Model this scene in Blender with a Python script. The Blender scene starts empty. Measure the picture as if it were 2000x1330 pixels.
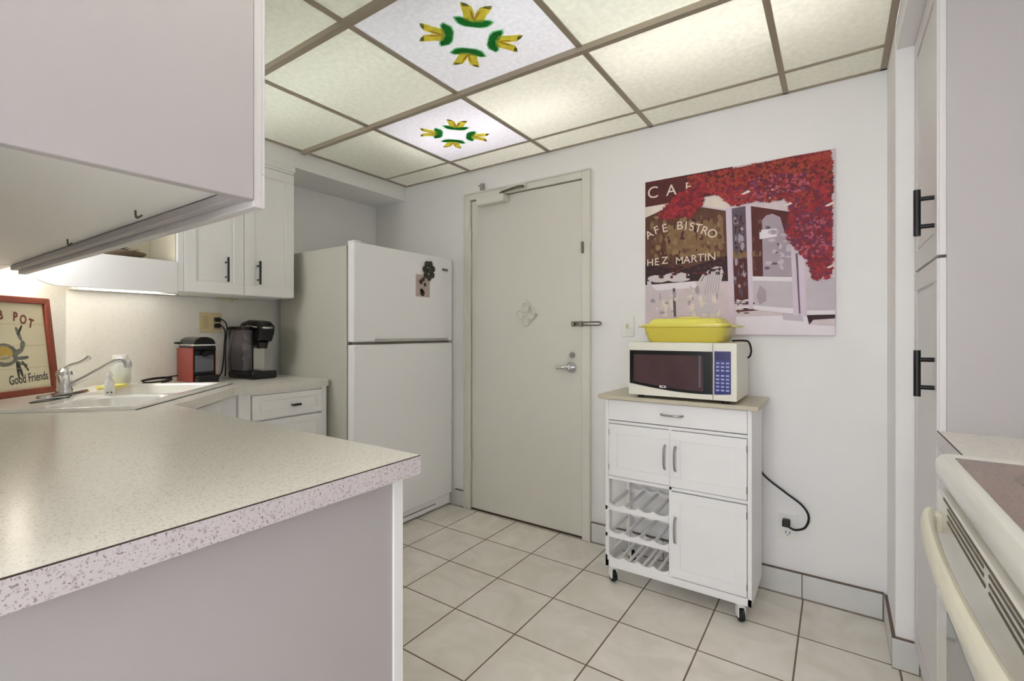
import bpy, bmesh, math, random
from mathutils import Vector, Matrix, noise as mnoise
PI = math.pi
SC = bpy.context.scene
C = SC.collection
random.seed(7)

# ------------------------------------------------------------------ camera, world, lights, exposure
CAM_H, YAW, FPX = 1.177, 0.599, 927.7
cam_data = bpy.data.cameras.new('camera')
cam_data.sensor_width = 36.0
cam_data.lens = 36.0 * FPX / 2000.0
cam_data.shift_y = -(665 - 649.1) / 2000.0
cam_data.clip_start = 0.02
cam = bpy.data.objects.new('camera', cam_data)
C.objects.link(cam)
cam.location = (0, 0, CAM_H)
cam.rotation_euler = (PI / 2, 0, YAW)
SC.camera = cam

world = bpy.data.worlds.new('daylight'); SC.world = world
world.use_nodes = True
bg = world.node_tree.nodes['Background']
bg.inputs['Color'].default_value = (0.90, 0.93, 1.0, 1)
bg.inputs['Strength'].default_value = 0.56

SC.view_settings.view_transform = 'Standard'
SC.view_settings.look = 'None'
SC.view_settings.gamma = 1.0
SC.view_settings.use_curve_mapping = False
SC.view_settings.exposure = 0.90
SC.cycles.max_bounces = 12
SC.cycles.diffuse_bounces = 6
SC.cycles.transmission_bounces = 8
SC.cycles.transparent_max_bounces = 8
SC.cycles.sample_clamp_indirect = 6.0
SC.cycles.caustics_reflective = False
SC.cycles.caustics_refractive = False
SC.cycles.use_denoising = True
SC.cycles.use_adaptive_sampling = True
SC.cycles.adaptive_threshold = 0.02

TUBE_POWER = 12.8          # the fluorescent tubes above the luminous ceiling
SINK_TUBE_POWER = 25.0      # the tube over the sink
# added unseen fill light behind the camera, standing in for daylight
rear_fill = bpy.data.lights.new('rear_fill_light', 'AREA'); rear_fill.shape = 'RECTANGLE'; rear_fill.size = 1.3; rear_fill.size_y = 1.5; rear_fill.energy = 22.0; rear_fill.color = (0.96, 0.97, 1.0)
wo = bpy.data.objects.new('rear_fill_light', rear_fill); C.objects.link(wo); wo.location = (-0.35, -2.45, 1.45); wo.rotation_euler = (PI / 2, 0, 0)

# ------------------------------------------------------------------ materials
def lin(c):
    c = c / 255.0
    return c / 12.92 if c <= 0.04045 else ((c + 0.055) / 1.055) ** 2.4
def rgb(r, g, b): return (lin(r), lin(g), lin(b), 1)

def base_mat(name):
    m = bpy.data.materials.new(name); m.use_nodes = True
    nt = m.node_tree
    return m, nt, nt.nodes['Principled BSDF'], nt.nodes, nt.links

def mat(name, col, rough=0.5, metal=0.0, var=0.04, scale=6.0, bump=0.0, bscale=200.0, spec=0.5, coat=0.0, trans=0.0, ior=1.45, alpha=1.0):
    """plain surface with a slight procedural unevenness of colour"""
    m, nt, b, N, L = base_mat(name)
    tc = N.new('ShaderNodeTexCoord')
    nz = N.new('ShaderNodeTexNoise'); nz.inputs['Scale'].default_value = scale; nz.inputs['Detail'].default_value = 3
    L.new(tc.outputs['Object'], nz.inputs['Vector'])
    mx = N.new('ShaderNodeMix'); mx.data_type = 'RGBA'
    c = rgb(*col)
    mx.inputs[6].default_value = tuple(max(0, x * (1 - var)) for x in c[:3]) + (1,)
    mx.inputs[7].default_value = tuple(min(1, x * (1 + var)) for x in c[:3]) + (1,)
    L.new(nz.outputs['Fac'], mx.inputs[0])
    L.new(mx.outputs[2], b.inputs['Base Color'])
    b.inputs['Roughness'].default_value = rough
    b.inputs['Metallic'].default_value = metal
    b.inputs['Specular IOR Level'].default_value = spec
    b.inputs['Coat Weight'].default_value = coat
    b.inputs['Transmission Weight'].default_value = trans
    b.inputs['IOR'].default_value = ior
    b.inputs['Alpha'].default_value = alpha
    if bump > 0:
        n2 = N.new('ShaderNodeTexNoise'); n2.inputs['Scale'].default_value = bscale; n2.inputs['Detail'].default_value = 2
        L.new(tc.outputs['Object'], n2.inputs['Vector'])
        bp = N.new('ShaderNodeBump'); bp.inputs['Strength'].default_value = bump; bp.inputs['Distance'].default_value = 0.002
        L.new(n2.outputs['Fac'], bp.inputs['Height']); L.new(bp.outputs['Normal'], b.inputs['Normal'])
    return m

def speckle_mat(name, base, dark, dark2, thr=0.62, scale=260.0, rough=0.35, amount=1.0, bump=0.0):
    m, nt, b, N, L = base_mat(name)
    tc = N.new('ShaderNodeTexCoord')
    def band(sc, t0, t1):
        n = N.new('ShaderNodeTexNoise'); n.inputs['Scale'].default_value = sc; n.inputs['Detail'].default_value = 2.5; n.inputs['Roughness'].default_value = 0.6
        L.new(tc.outputs['Object'], n.inputs['Vector'])
        r = N.new('ShaderNodeMapRange'); r.inputs['From Min'].default_value = t0; r.inputs['From Max'].default_value = t1
        L.new(n.outputs['Fac'], r.inputs['Value'])
        mu = N.new('ShaderNodeMath'); mu.operation = 'MULTIPLY'; mu.inputs[1].default_value = amount
        L.new(r.outputs['Result'], mu.inputs[0])
        return mu
    m1 = band(scale, thr, thr + 0.04); m2 = band(scale * 0.6, thr - 0.02, thr + 0.03)
    x1 = N.new('ShaderNodeMix'); x1.data_type = 'RGBA'; x1.inputs[6].default_value = rgb(*base); x1.inputs[7].default_value = rgb(*dark2)
    L.new(m2.outputs[0], x1.inputs[0])
    x2 = N.new('ShaderNodeMix'); x2.data_type = 'RGBA'; x2.inputs[7].default_value = rgb(*dark)
    L.new(x1.outputs[2], x2.inputs[6]); L.new(m1.outputs[0], x2.inputs[0])
    L.new(x2.outputs[2], b.inputs['Base Color'])
    b.inputs['Roughness'].default_value = rough
    if bump:
        n = N.new('ShaderNodeTexNoise'); n.inputs['Scale'].default_value = 90
        L.new(tc.outputs['Object'], n.inputs['Vector'])
        bp = N.new('ShaderNodeBump'); bp.inputs['Strength'].default_value = bump; bp.inputs['Distance'].default_value = 0.003
        L.new(n.outputs['Fac'], bp.inputs['Height']); L.new(bp.outputs['Normal'], b.inputs['Normal'])
    return m

def tile_mat(name, tile, ox, oy, c1, c2, grout, mortar=0.006):
    """square ceramic tiles; joints on a world grid from (ox, oy)"""
    m, nt, b, N, L = base_mat(name)
    ge = N.new('ShaderNodeNewGeometry')
    mp = N.new('ShaderNodeMapping'); mp.inputs['Location'].default_value = (-ox, -oy, 0)
    L.new(ge.outputs['Position'], mp.inputs['Vector'])
    br = N.new('ShaderNodeTexBrick'); br.offset = 0.0; br.squash = 1.0
    br.inputs['Scale'].default_value = 1.0; br.inputs['Brick Width'].default_value = tile; br.inputs['Row Height'].default_value = tile
    br.inputs['Mortar Size'].default_value = mortar / 2; br.inputs['Mortar Smooth'].default_value = 0.3; br.inputs['Bias'].default_value = 0.0
    br.inputs['Color1'].default_value = rgb(*c1); br.inputs['Color2'].default_value = rgb(*c2); br.inputs['Mortar'].default_value = rgb(*grout)
    L.new(mp.outputs[0], br.inputs['Vector'])
    nz = N.new('ShaderNodeTexNoise'); nz.inputs['Scale'].default_value = 5.0; nz.inputs['Detail'].default_value = 5; nz.inputs['Distortion'].default_value = 1.2
    L.new(ge.outputs['Position'], nz.inputs['Vector'])
    rp = N.new('ShaderNodeValToRGB'); rp.color_ramp.elements[0].position = 0.35; rp.color_ramp.elements[1].position = 0.62
    rp.color_ramp.elements[0].color = (0.86, 0.85, 0.82, 1); rp.color_ramp.elements[1].color = (1, 1, 1, 1)
    L.new(nz.outputs['Fac'], rp.inputs[0])
    mu = N.new('ShaderNodeMix'); mu.data_type = 'RGBA'; mu.blend_type = 'MULTIPLY'; mu.inputs[0].default_value = 0.9
    L.new(br.outputs['Color'], mu.inputs[6]); L.new(rp.outputs[0], mu.inputs[7])
    L.new(mu.outputs[2], b.inputs['Base Color'])
    rr = N.new('ShaderNodeMapRange'); rr.inputs['To Min'].default_value = 0.38; rr.inputs['To Max'].default_value = 0.9
    L.new(br.outputs['Fac'], rr.inputs['Value']); L.new(rr.outputs[0], b.inputs['Roughness'])
    bp = N.new('ShaderNodeBump'); bp.inputs['Strength'].default_value = 0.5; bp.inputs['Distance'].default_value = 0.002; bp.invert = True
    L.new(br.outputs['Fac'], bp.inputs['Height']); L.new(bp.outputs['Normal'], b.inputs['Normal'])
    return m

def diffuser_mat(name, col, dcol, pebble=0.12, scale=55.0):
    """translucent ceiling diffuser sheet with a pebbled face"""
    m = bpy.data.materials.new(name); m.use_nodes = True
    nt = m.node_tree; N = nt.nodes; L = nt.links
    N.remove(N['Principled BSDF'])
    out = N['Material Output']
    tc = N.new('ShaderNodeTexCoord')
    vo = N.new('ShaderNodeTexVoronoi'); vo.inputs['Scale'].default_value = scale
    L.new(tc.outputs['Object'], vo.inputs['Vector'])
    nz = N.new('ShaderNodeTexNoise'); nz.inputs['Scale'].default_value = scale * 0.8; nz.inputs['Detail'].default_value = 3
    L.new(tc.outputs['Object'], nz.inputs['Vector'])
    mr = N.new('ShaderNodeMapRange'); mr.inputs['To Min'].default_value = 1 - pebble; mr.inputs['To Max'].default_value = 1 + pebble * 0.4
    mr.inputs['From Min'].default_value = 0.3; mr.inputs['From Max'].default_value = 0.7
    L.new(nz.outputs['Fac'], mr.inputs['Value'])
    vm = N.new('ShaderNodeVectorMath'); vm.operation = 'SCALE'; vm.inputs[0].default_value = rgb(*col)[:3]
    L.new(mr.outputs[0], vm.inputs['Scale'])
    tr = N.new('ShaderNodeBsdfTranslucent'); L.new(vm.outputs[0], tr.inputs['Color'])
    df = N.new('ShaderNodeBsdfDiffuse'); df.inputs['Color'].default_value = rgb(*dcol)
    mx = N.new('ShaderNodeMixShader'); mx.inputs[0].default_value = 0.35
    L.new(tr.outputs[0], mx.inputs[1]); L.new(df.outputs[0], mx.inputs[2])
    bp = N.new('ShaderNodeBump'); bp.inputs['Strength'].default_value = 0.35; bp.inputs['Distance'].default_value = 0.002
    L.new(vo.outputs['Distance'], bp.inputs['Height']); L.new(bp.outputs[0], df.inputs['Normal'])
    L.new(mx.outputs[0], out.inputs['Surface'])
    return m

def emit_mat(name, col, strength):
    m = bpy.data.materials.new(name); m.use_nodes = True
    nt = m.node_tree; N = nt.nodes; L = nt.links
    b = N['Principled BSDF']
    b.inputs['Base Color'].default_value = rgb(240, 240, 235)
    b.inputs['Emission Color'].default_value = rgb(*col)
    b.inputs['Emission Strength'].default_value = strength
    return m

M = {}
M['wall'] = mat('wall_paint', (241, 240, 240), 0.65, var=0.015, bump=0.15, bscale=120)
M['wall_left'] = mat('wall_paint_left', (248, 248, 248), 0.65, var=0.015, bump=0.15, bscale=120)
M['doorp'] = mat('door_paint', (221, 219, 210), 0.45, var=0.02, scale=3)
M['casing'] = mat('casing_paint', (224, 222, 212), 0.4, var=0.01)
M['cabinet'] = mat('cabinet_white', (244, 243, 243), 0.38, var=0.015, scale=3)
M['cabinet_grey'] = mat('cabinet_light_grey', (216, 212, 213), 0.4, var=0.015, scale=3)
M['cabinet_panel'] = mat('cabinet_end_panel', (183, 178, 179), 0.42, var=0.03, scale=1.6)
M['groove'] = mat('groove_shadow_line', (150, 146, 140), 0.7)
M['cabinside'] = mat('cabinet_inside', (205, 198, 178), 0.6, var=0.02)
M['black'] = mat('black_metal', (14, 13, 13), 0.35, var=0.1)
M['blackp'] = mat('black_plastic', (16, 15, 17), 0.22, var=0.1)
M['rubber'] = mat('black_rubber', (20, 20, 21), 0.6, var=0.1)
M['chrome'] = mat('chrome', (225, 225, 226), 0.18, metal=1.0, var=0.01)
M['steel'] = mat('brushed_steel', (170, 168, 164), 0.32, metal=1.0, var=0.05)
M['brass'] = mat('aged_metal', (120, 112, 98), 0.4, metal=0.9, var=0.1)
M['tbar'] = mat('grid_bar_metal', (158, 147, 130), 0.5, var=0.04)
M['diffuser'] = diffuser_mat('diffuser_cream', (228, 227, 216), (232, 230, 220))
M['diffuser_white'] = diffuser_mat('diffuser_pebbled_white', (232, 230, 230), (232, 230, 228), 0.13, 75)
M['tubefill'] = emit_mat('fluorescent_fill_tube', (240, 238, 250), TUBE_POWER * 11.0)  # boosted tubes over the unseen front bay, added to brighten the room
M['tubedim'] = emit_mat('fluorescent_tube_dim', (236, 246, 255), TUBE_POWER * 0.45)
M['tube'] = emit_mat('fluorescent_tube', (240, 238, 250), TUBE_POWER)
M['sinktube'] = emit_mat('sink_tube', (255, 246, 228), SINK_TUBE_POWER)
M['sinktube_fill'] = emit_mat('sink_fill_tube', (240, 244, 250), SINK_TUBE_POWER * 3.6)
M['cavity'] = mat('cavity_white', (240, 240, 240), 0.8)
M['floor'] = tile_mat('floor_tile', 0.3048, -1.950, 2.450, (234, 229, 221), (227, 222, 214), (122, 104, 88), 0.007)
M['basetile'] = mat('baseboard_tile', (216, 216, 214), 0.35, var=0.09, scale=9)
M['grout'] = mat('grout_dark', (112, 96, 84), 0.8)
M['laminate'] = speckle_mat('laminate_top', (228, 225, 217), (162, 155, 142), (206, 200, 186), 0.60, 330, 0.22, 0.7)
M['laminate_edge'] = speckle_mat('laminate_edge', (212, 205, 208), (128, 106, 110), (188, 176, 180), 0.60, 250, 0.35, 0.85)
M['seam'] = mat('laminate_seam', (62, 48, 40), 0.6)
M['splash'] = speckle_mat('backsplash_laminate', (243, 242, 238), (230, 228, 224), (238, 236, 232), 0.60, 70, 0.4, 0.45, bump=0.2)
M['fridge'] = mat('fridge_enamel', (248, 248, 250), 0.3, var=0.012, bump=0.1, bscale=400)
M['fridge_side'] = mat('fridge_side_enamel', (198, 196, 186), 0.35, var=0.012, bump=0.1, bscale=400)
M['gasket'] = mat('gasket_grey', (120, 116, 108), 0.6)
M['porcelain'] = mat('sink_porcelain', (244, 242, 236), 0.15, var=0.01, coat=0.3)
M['red'] = mat('red_plastic', (140, 52, 44), 0.3, var=0.05)
M['grey_glass'] = mat('smoky_grey', (95, 96, 104), 0.15, var=0.1)
M['darkglass'] = mat('water_tank_smoke', (104, 98, 104), 0.08, var=0.5, scale=18, spec=0.8, alpha=0.75)
M['glass'] = mat('clear_glass', (236, 240, 236), 0.05, var=0.0, alpha=0.30)
M['water'] = mat('jar_contents', (214, 210, 180), 0.5, var=0.25, scale=60)
M['silver'] = mat('silver_trim', (205, 203, 200), 0.25, metal=0.8)
M['cream'] = mat('cream_plastic', (222, 208, 165), 0.45)
M['whitep'] = mat('white_plastic', (238, 237, 233), 0.35, var=0.01)
M['yellow'] = mat('yellow_dish', (208, 194, 82), 0.25, var=0.05)
M['yellow_lid'] = mat('yellow_lid', (224, 216, 104), 0.25, var=0.05)
M['yellow_pale'] = mat('pale_yellow_rim', (206, 202, 140), 0.3, var=0.05)
M['sponge'] = mat('yellow_sponge', (222, 212, 120), 0.9)
M['mw'] = mat('microwave_body', (228, 225, 212), 0.4, var=0.01)
M['mwglass'] = mat('microwave_window', (74, 54, 58), 0.10, var=0.45, scale=9)
M['mwblue'] = mat('keypad_blue', (36, 36, 110), 0.25, var=0.1)
M['mwkey'] = mat('keypad_print', (150, 158, 205), 0.4)
M['mwdisp'] = mat('display_blue', (26, 24, 84), 0.2)
M['carttop'] = mat('cart_top_beige', (196, 188, 168), 0.4, var=0.05)
M['cart'] = mat('cart_white', (240, 239, 240), 0.35, var=0.012)
M['stove'] = mat('stove_enamel', (229, 227, 220), 0.22, var=0.015, coat=0.2)
M['glasstop'] = speckle_mat('cooktop_glass', (138, 116, 106), (100, 84, 78), (128, 108, 100), 0.56, 400, 0.12, 0.8)
M['burner'] = mat('burner_ring', (112, 92, 84), 0.15, var=0.06)
M['slot'] = mat('vent_slot_dark', (96, 88, 74), 0.6)
M['canvas'] = mat('canvas_edge', (206, 190, 192), 0.7)
M['wood_red'] = mat('red_wood_frame', (132, 64, 50), 0.45, var=0.25, scale=14)
M['signface'] = mat('sign_parchment', (230, 222, 194), 0.7, var=0.07, scale=7)
M['plate'] = mat('patterned_plate', (112, 96, 78), 0.4, var=0.5, scale=30)
M['leafg'] = mat('leaf_green', (70, 84, 52), 0.6, var=0.3, scale=60)

def tdecal(name, col):
    m = bpy.data.materials.new(name); m.use_nodes = True
    nt = m.node_tree; N = nt.nodes; L = nt.links
    N.remove(N['Principled BSDF']); out = N['Material Output']
    tc = N.new('ShaderNodeTexCoord'); nz = N.new('ShaderNodeTexNoise'); nz.inputs['Scale'].default_value = 60
    L.new(tc.outputs['Object'], nz.inputs['Vector'])
    mx = N.new('ShaderNodeMix'); mx.data_type = 'RGBA'; c = rgb(*col)
    mx.inputs[6].default_value = tuple(x * 0.85 for x in c[:3]) + (1,); mx.inputs[7].default_value = tuple(min(1, x * 1.15) for x in c[:3]) + (1,)
    L.new(nz.outputs['Fac'], mx.inputs[0])
    t = N.new('ShaderNodeBsdfTranslucent'); d = N.new('ShaderNodeBsdfDiffuse'); s = N.new('ShaderNodeMixShader'); s.inputs[0].default_value = 0.2
    L.new(mx.outputs[2], t.inputs['Color']); L.new(mx.outputs[2], d.inputs['Color'])
    L.new(t.outputs[0], s.inputs[1]); L.new(d.outputs[0], s.inputs[2]); L.new(s.outputs[0], out.inputs['Surface'])
    return m
M['tg'] = tdecal('tulip_green', (92, 186, 112)); M['th'] = tdecal('tulip_halo', (190, 232, 200))
M['ty'] = tdecal('tulip_yellow', (240, 232, 132))
M['to'] = tdecal('tulip_ochre', (228, 208, 120))
M['td'] = tdecal('tulip_olive_tip', (176, 176, 128))

# ------------------------------------------------------------------ mesh builder
class MB:
    def __init__(s): s.v = []; s.f = []; s.m = []
    def add(s, verts, faces, m=0):
        o = len(s.v); s.v += [tuple(v) for v in verts]
        for f in faces: s.f.append([i + o for i in f]); s.m.append(m)
        return s
    def box(s, x0, x1, y0, y1, z0, z1, m=0):
        vs = [(x, y, z) for z in (z0, z1) for y in (y0, y1) for x in (x0, x1)]
        return s.add(vs, [(0, 2, 3, 1), (4, 5, 7, 6), (0, 1, 5, 4), (2, 6, 7, 3), (0, 4, 6, 2), (1, 3, 7, 5)], m)
    def ring(s, p, d, r, n):
        d = Vector(d).normalized(); a = Vector((0, 0, 1)) if abs(d.z) < .9 else Vector((1, 0, 0))
        u = d.cross(a).normalized(); w = d.cross(u)
        return [tuple(Vector(p) + u * (r * math.cos(2 * PI * i / n)) + w * (r * math.sin(2 * PI * i / n))) for i in range(n)]
    def cyl(s, p0, p1, r0, r1=None, n=24, m=0):
        r1 = r0 if r1 is None else r1; d = Vector(p1) - Vector(p0)
        a = s.ring(p0, d, r0, n); b = s.ring(p1, d, r1, n)
        fs = [(i, (i + 1) % n, n + (i + 1) % n, n + i) for i in range(n)] + [tuple(range(n - 1, -1, -1)), tuple(range(n, 2 * n))]
        return s.add(a + b, fs, m)
    def tube(s, pts, r, n=10, m=0, smooth=6, rs=None):
        P = [Vector(p) for p in pts]
        if smooth and len(P) > 2:
            Q = []; R = []
            for i in range(len(P) - 1):
                p0 = P[max(i - 1, 0)]; p1 = P[i]; p2 = P[i + 1]; p3 = P[min(i + 2, len(P) - 1)]
                for k in range(smooth):
                    t = k / smooth
                    Q.append(0.5 * ((2 * p1) + (p2 - p0) * t + (2 * p0 - 5 * p1 + 4 * p2 - p3) * t * t + (3 * p1 - p0 - 3 * p2 + p3) * t ** 3))
                    if rs: R.append(rs[i] * (1 - t) + rs[i + 1] * t)
            Q.append(P[-1]); P = Q
            if rs: rs = R + [rs[-1]]
        vs = []; up = None
        for i, p in enumerate(P):
            d = (P[min(i + 1, len(P) - 1)] - P[max(i - 1, 0)]).normalized()
            if up is None:
                a = Vector((0, 0, 1)) if abs(d.z) < .9 else Vector((1, 0, 0)); up = (a - d * a.dot(d)).normalized()
            else:
                up = (up - d * up.dot(d)).normalized()
            w = d.cross(up); rr = rs[i] if rs else r
            vs += [tuple(p + up * (rr * math.cos(2 * PI * k / n)) + w * (rr * math.sin(2 * PI * k / n))) for k in range(n)]
        fs = []
        for i in range(len(P) - 1):
            for k in range(n):
                a = i * n + k; b = i * n + (k + 1) % n
                fs.append((a, b, b + n, a + n))
        fs += [tuple(range(n - 1, -1, -1)), tuple(range((len(P) - 1) * n, len(P) * n))]
        return s.add(vs, fs, m)
    def lathe(s, cx, cy, prof, n=32, m=0):
        vs = []; fs = []
        for r, z in prof: vs += [(cx + r * math.cos(2 * PI * k / n), cy + r * math.sin(2 * PI * k / n), z) for k in range(n)]
        for i in range(len(prof) - 1):
            for k in range(n):
                a = i * n + k; b = i * n + (k + 1) % n; fs.append((a, b, b + n, a + n))
        fs += [tuple(range(n - 1, -1, -1)), tuple(range((len(prof) - 1) * n, len(prof) * n))]
        return s.add(vs, fs, m)
    def prism(s, poly, plane, a, b, m=0):
        """polygon [(p,q)] in plane xy / xz / yz extruded from a to b along the third axis"""
        def P(p, q, t): return {'xy': (p, q, t), 'xz': (p, t, q), 'yz': (t, p, q)}[plane]
        n = len(poly)
        vs = [P(p, q, a) for p, q in poly] + [P(p, q, b) for p, q in poly]
        fs = [tuple(range(n)), tuple(range(2 * n - 1, n - 1, -1))] + [(i, n + i, n + (i + 1) % n, (i + 1) % n) for i in range(n)]
        return s.add(vs, fs, m)
    def xf(s, mtx):
        s.v = [tuple(mtx @ Vector(v)) for v in s.v]; return s
    def build(s, name, mats, parent=None, bevel=0.0, seg=2, local=False, smooth=True, normals=True):
        if not isinstance(mats, (list, tuple)): mats = [mats]
        me = bpy.data.meshes.new(name)
        vs = s.v
        if parent is not None and not local:
            L = Vector((0, 0, 0)); p = parent
            while p is not None: L += Vector(p.location); p = p.parent
            vs = [tuple(Vector(v) - L) for v in vs]
            loc = (0, 0, 0)
        elif parent is None and not local:
            xs = [v[0] for v in vs]; ys = [v[1] for v in vs]; zs = [v[2] for v in vs]
            loc = ((min(xs) + max(xs)) / 2, (min(ys) + max(ys)) / 2, min(zs))
            vs = [(v[0] - loc[0], v[1] - loc[1], v[2] - loc[2]) for v in vs]
        else: loc = (0, 0, 0)
        me.from_pydata(vs, [], s.f)
        for i, p in enumerate(me.polygons): p.material_index = s.m[i]
        if normals:
            bm = bmesh.new(); bm.from_mesh(me); bmesh.ops.recalc_face_normals(bm, faces=bm.faces); bm.to_mesh(me); bm.free()
        for k in mats: me.materials.append(k)
        o = bpy.data.objects.new(name, me); C.objects.link(o); o.location = loc
        if parent is not None: o.parent = parent
        if smooth:
            for p in me.polygons: p.use_smooth = True
            try: me.set_sharp_from_angle(angle=math.radians(35))
            except Exception: pass
        if bevel > 0:
            b = o.modifiers.new('bevel', 'BEVEL'); b.width = bevel; b.segments = seg; b.limit_method = 'ANGLE'; b.angle_limit = math.radians(40)
            b.harden_normals = False
        return o

def tag(o, label=None, cat=None, group=None, kind=None):
    if label: o['label'] = label
    if cat: o['category'] = cat
    if group: o['group'] = group
    if kind: o['kind'] = kind
    return o
def thing(name, loc, label, cat, group=None, rotz=0.0):
    o = bpy.data.objects.new(name, None); C.objects.link(o)
    o.location = loc; o.rotation_euler = (0, 0, rotz); o.empty_display_size = 0.05
    return tag(o, label, cat, group)
def structure(o, label=None): o['kind'] = 'structure'; o['label'] = label or o.name.replace('_', ' '); return o

def text_mesh(txt, size, extrude=0.0005, bold=0.0, align='CENTER', spacing=1.0, shear=0.0):
    cu = bpy.data.curves.new('lettering', 'FONT'); cu.body = txt; cu.size = size; cu.extrude = extrude; cu.offset = bold
    cu.align_x = align; cu.align_y = 'CENTER'; cu.space_character = spacing; cu.resolution_u = 4; cu.shear = shear
    o = bpy.data.objects.new('tmp', cu); C.objects.link(o)
    dg = bpy.context.evaluated_depsgraph_get()
    me = bpy.data.meshes.new_from_object(o.evaluated_get(dg))
    vs = [tuple(v.co) for v in me.vertices]; fs = [tuple(p.vertices) for p in me.polygons]
    bpy.data.objects.remove(o); bpy.data.curves.remove(cu); bpy.data.meshes.remove(me)
    return vs, fs

def frame_panel(mb, axis, face, sgn, a0, a1, z0, z1, th=0.018, fr=0.055, raise_=0.005, m=0, inner=True):
    """a door or drawer front: slab with a raised outer frame and a raised centre field.
       axis 'x': the front faces +-x; axis 'y': the front faces +-y. face = outermost coordinate"""
    def b(p0, p1, q0, q1, d0, d1):
        lo, hi = sorted((face - sgn * d0, face - sgn * d1))
        if axis == 'x': mb.box(lo, hi, p0, p1, q0, q1, m)
        else: mb.box(p0, p1, lo, hi, q0, q1, m)
    b(a0, a1, z0, z1, raise_, th)
    e = 0.0001
    b(a0, a1, z0, z0 + fr, 0, raise_ + e); b(a0, a1, z1 - fr, z1, 0, raise_ + e)
    b(a0, a0 + fr, z0 + fr, z1 - fr, 0, raise_ + e); b(a1 - fr, a1, z0 + fr, z1 - fr, 0, raise_ + e)
    if inner:
        g = 0.010
        b(a0 + fr + g, a1 - fr - g, z0 + fr + g, z1 - fr - g, 0.002, raise_ + e)
    return mb

# ------------------------------------------------------------------ room shell
WA = 2.470      # wall with the entry door
WB = -2.971     # wall behind the left counter
CH = 2.256      # luminous ceiling
TOP = 2.62
XS = 0.172      # face of the right wall stub

structure(MB().box(-3.2, 2.2, -2.6, 2.6, -0.06, 0.0).build('floor', M['floor'], smooth=False), 'pale ceramic tile floor')
# wall with the door opening
w = MB()
w.box(-3.1, -2.049, WA, WA + 0.12, 0, TOP); w.box(-1.151, 1.0, WA, WA + 0.12, 0, TOP); w.box(-2.049, -1.151, WA, WA + 0.12, 2.09, TOP)
w.box(-2.049, -1.151, WA + 0.075, WA + 0.12, 0, 2.09)
structure(w.build('wall_back', M['wall'], smooth=False), 'white wall with the entry door')
structure(MB().box(WB - 0.12, WB, 0.0, WA, 0, TOP).build('wall_left', M['wall_left'], smooth=False), 'white wall behind the left counter')
structure(MB().prism([(-2.971, 0.652), (-2.400, 0.081), (-2.971, 0.081)], 'xy', 0, TOP).build('wall_corner', M['wall_left'], smooth=False), 'angled wall across the sink corner')
structure(MB().box(-3.09, -0.785, -0.04, 0.08, 0, TOP).build('wall_front', M['wall'], smooth=False), 'wall behind the peninsula cabinets')
w = MB(); w.box(XS, 0.98, 2.138, WA, 0, TOP); w.box(0.862, 0.98, -2.5, 2.138, 0, TOP)
structure(w.build('wall_right', M['wall'], smooth=False), 'right wall with its white stub')
structure(MB().box(-3.1, 1.0, -0.32, 2.59, TOP, TOP + 0.06).build('ceiling', M['cavity'], smooth=False), 'slab above the luminous ceiling')
structure(MB().box(WB, -2.640, 0.08, WA, 2.151, TOP).build('trim_1', M['wall_left'], bevel=0.002, smooth=False), 'dropped white soffit above the left cabinets')
structure(MB().box(XS + 0.002, 0.862, -0.30, 2.138, 2.167, TOP).build('trim_2', M['wall'], bevel=0.002, smooth=False), 'dropped white soffit above the tall cabinet')
structure(MB().box(-0.785, 0.172, -0.32, -0.20, 2.18, TOP).build('trim_3', M['wall'], smooth=False), 'header where the luminous ceiling ends')

# baseboards of ceramic tile with a dark top line
def baseboard(name, segs, lab):
    b = MB()
    for (x0, x1, y0, y1, joints) in segs:
        b.box(x0, x1, y0, y1, 0.003, 0.106, 0); b.box(x0, x1, y0, y1, 0.106, 0.110, 1); b.box(x0, x1, y0, y1, 0.0, 0.003, 1)
        for j in joints:
            if x1 - x0 > y1 - y0: b.box(j - 0.002, j + 0.002, y0 - 0.0006, y1, 0.0, 0.110, 1)
            else: b.box(x0 - 0.0006, x1, j - 0.002, j + 0.002, 0.0, 0.110, 1)
    structure(b.build(name, [M['basetile'], M['grout']], smooth=False), lab)
baseboard('baseboard_back', [(-2.15, -2.056, 2.456, 2.4698, []), (-1.143, XS - 0.011, 2.456, 2.4698, [-1.139, -1.04, -0.735, -0.430, -0.125, 0.158])], 'tile baseboard along the door wall')
baseboard('baseboard_right', [(XS - 0.0105, XS, 2.1275, 2.4558, [2.132]), (XS, 0.238, 2.1275, 2.138, [0.236])], 'tile baseboard round the wall stub')
structure(MB().box(-2.05, -1.15, 2.462, 2.545, 0.0, 0.010).build('trim_4', M['seam'], smooth=False), 'dark threshold under the entry door')

# ------------------------------------------------------------------ luminous ceiling
AX = [-2.628, -2.026, -1.415, -0.800, -0.188, 0.1715]
BY = [-0.190, 0.424, 1.034, 1.636, 2.266, 2.469]
g = MB()
for i, x in enumerate(AX):
    lo = x - 0.011 if 0 < i < 5 else (x - 0.012 if i == 0 else x - 0.022); hi = lo + (0.022 if 0 < i < 5 else 0.022)
    g.box(lo, hi, BY[0], BY[-1], CH - 0.004, CH + 0.002)
for j, y in enumerate(BY):
    if j in (2, 3, 1): g.box(AX[0], AX[-1], y - 0.012, y + 0.012, CH - 0.020, CH + 0.002)
    elif j == 4: g.box(AX[0], AX[-1], y - 0.007, y + 0.007, CH - 0.003, CH + 0.002)
    elif j == 5: g.box(AX[0], AX[-1], y - 0.012, y, CH - 0.004, CH + 0.002)
    else: g.box(AX[0], AX[-1], y, y + 0.02, CH - 0.004, CH + 0.002)
structure(g.build('trim_5', M['tbar'], smooth=False), 'beige metal grid of the luminous ceiling')

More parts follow.
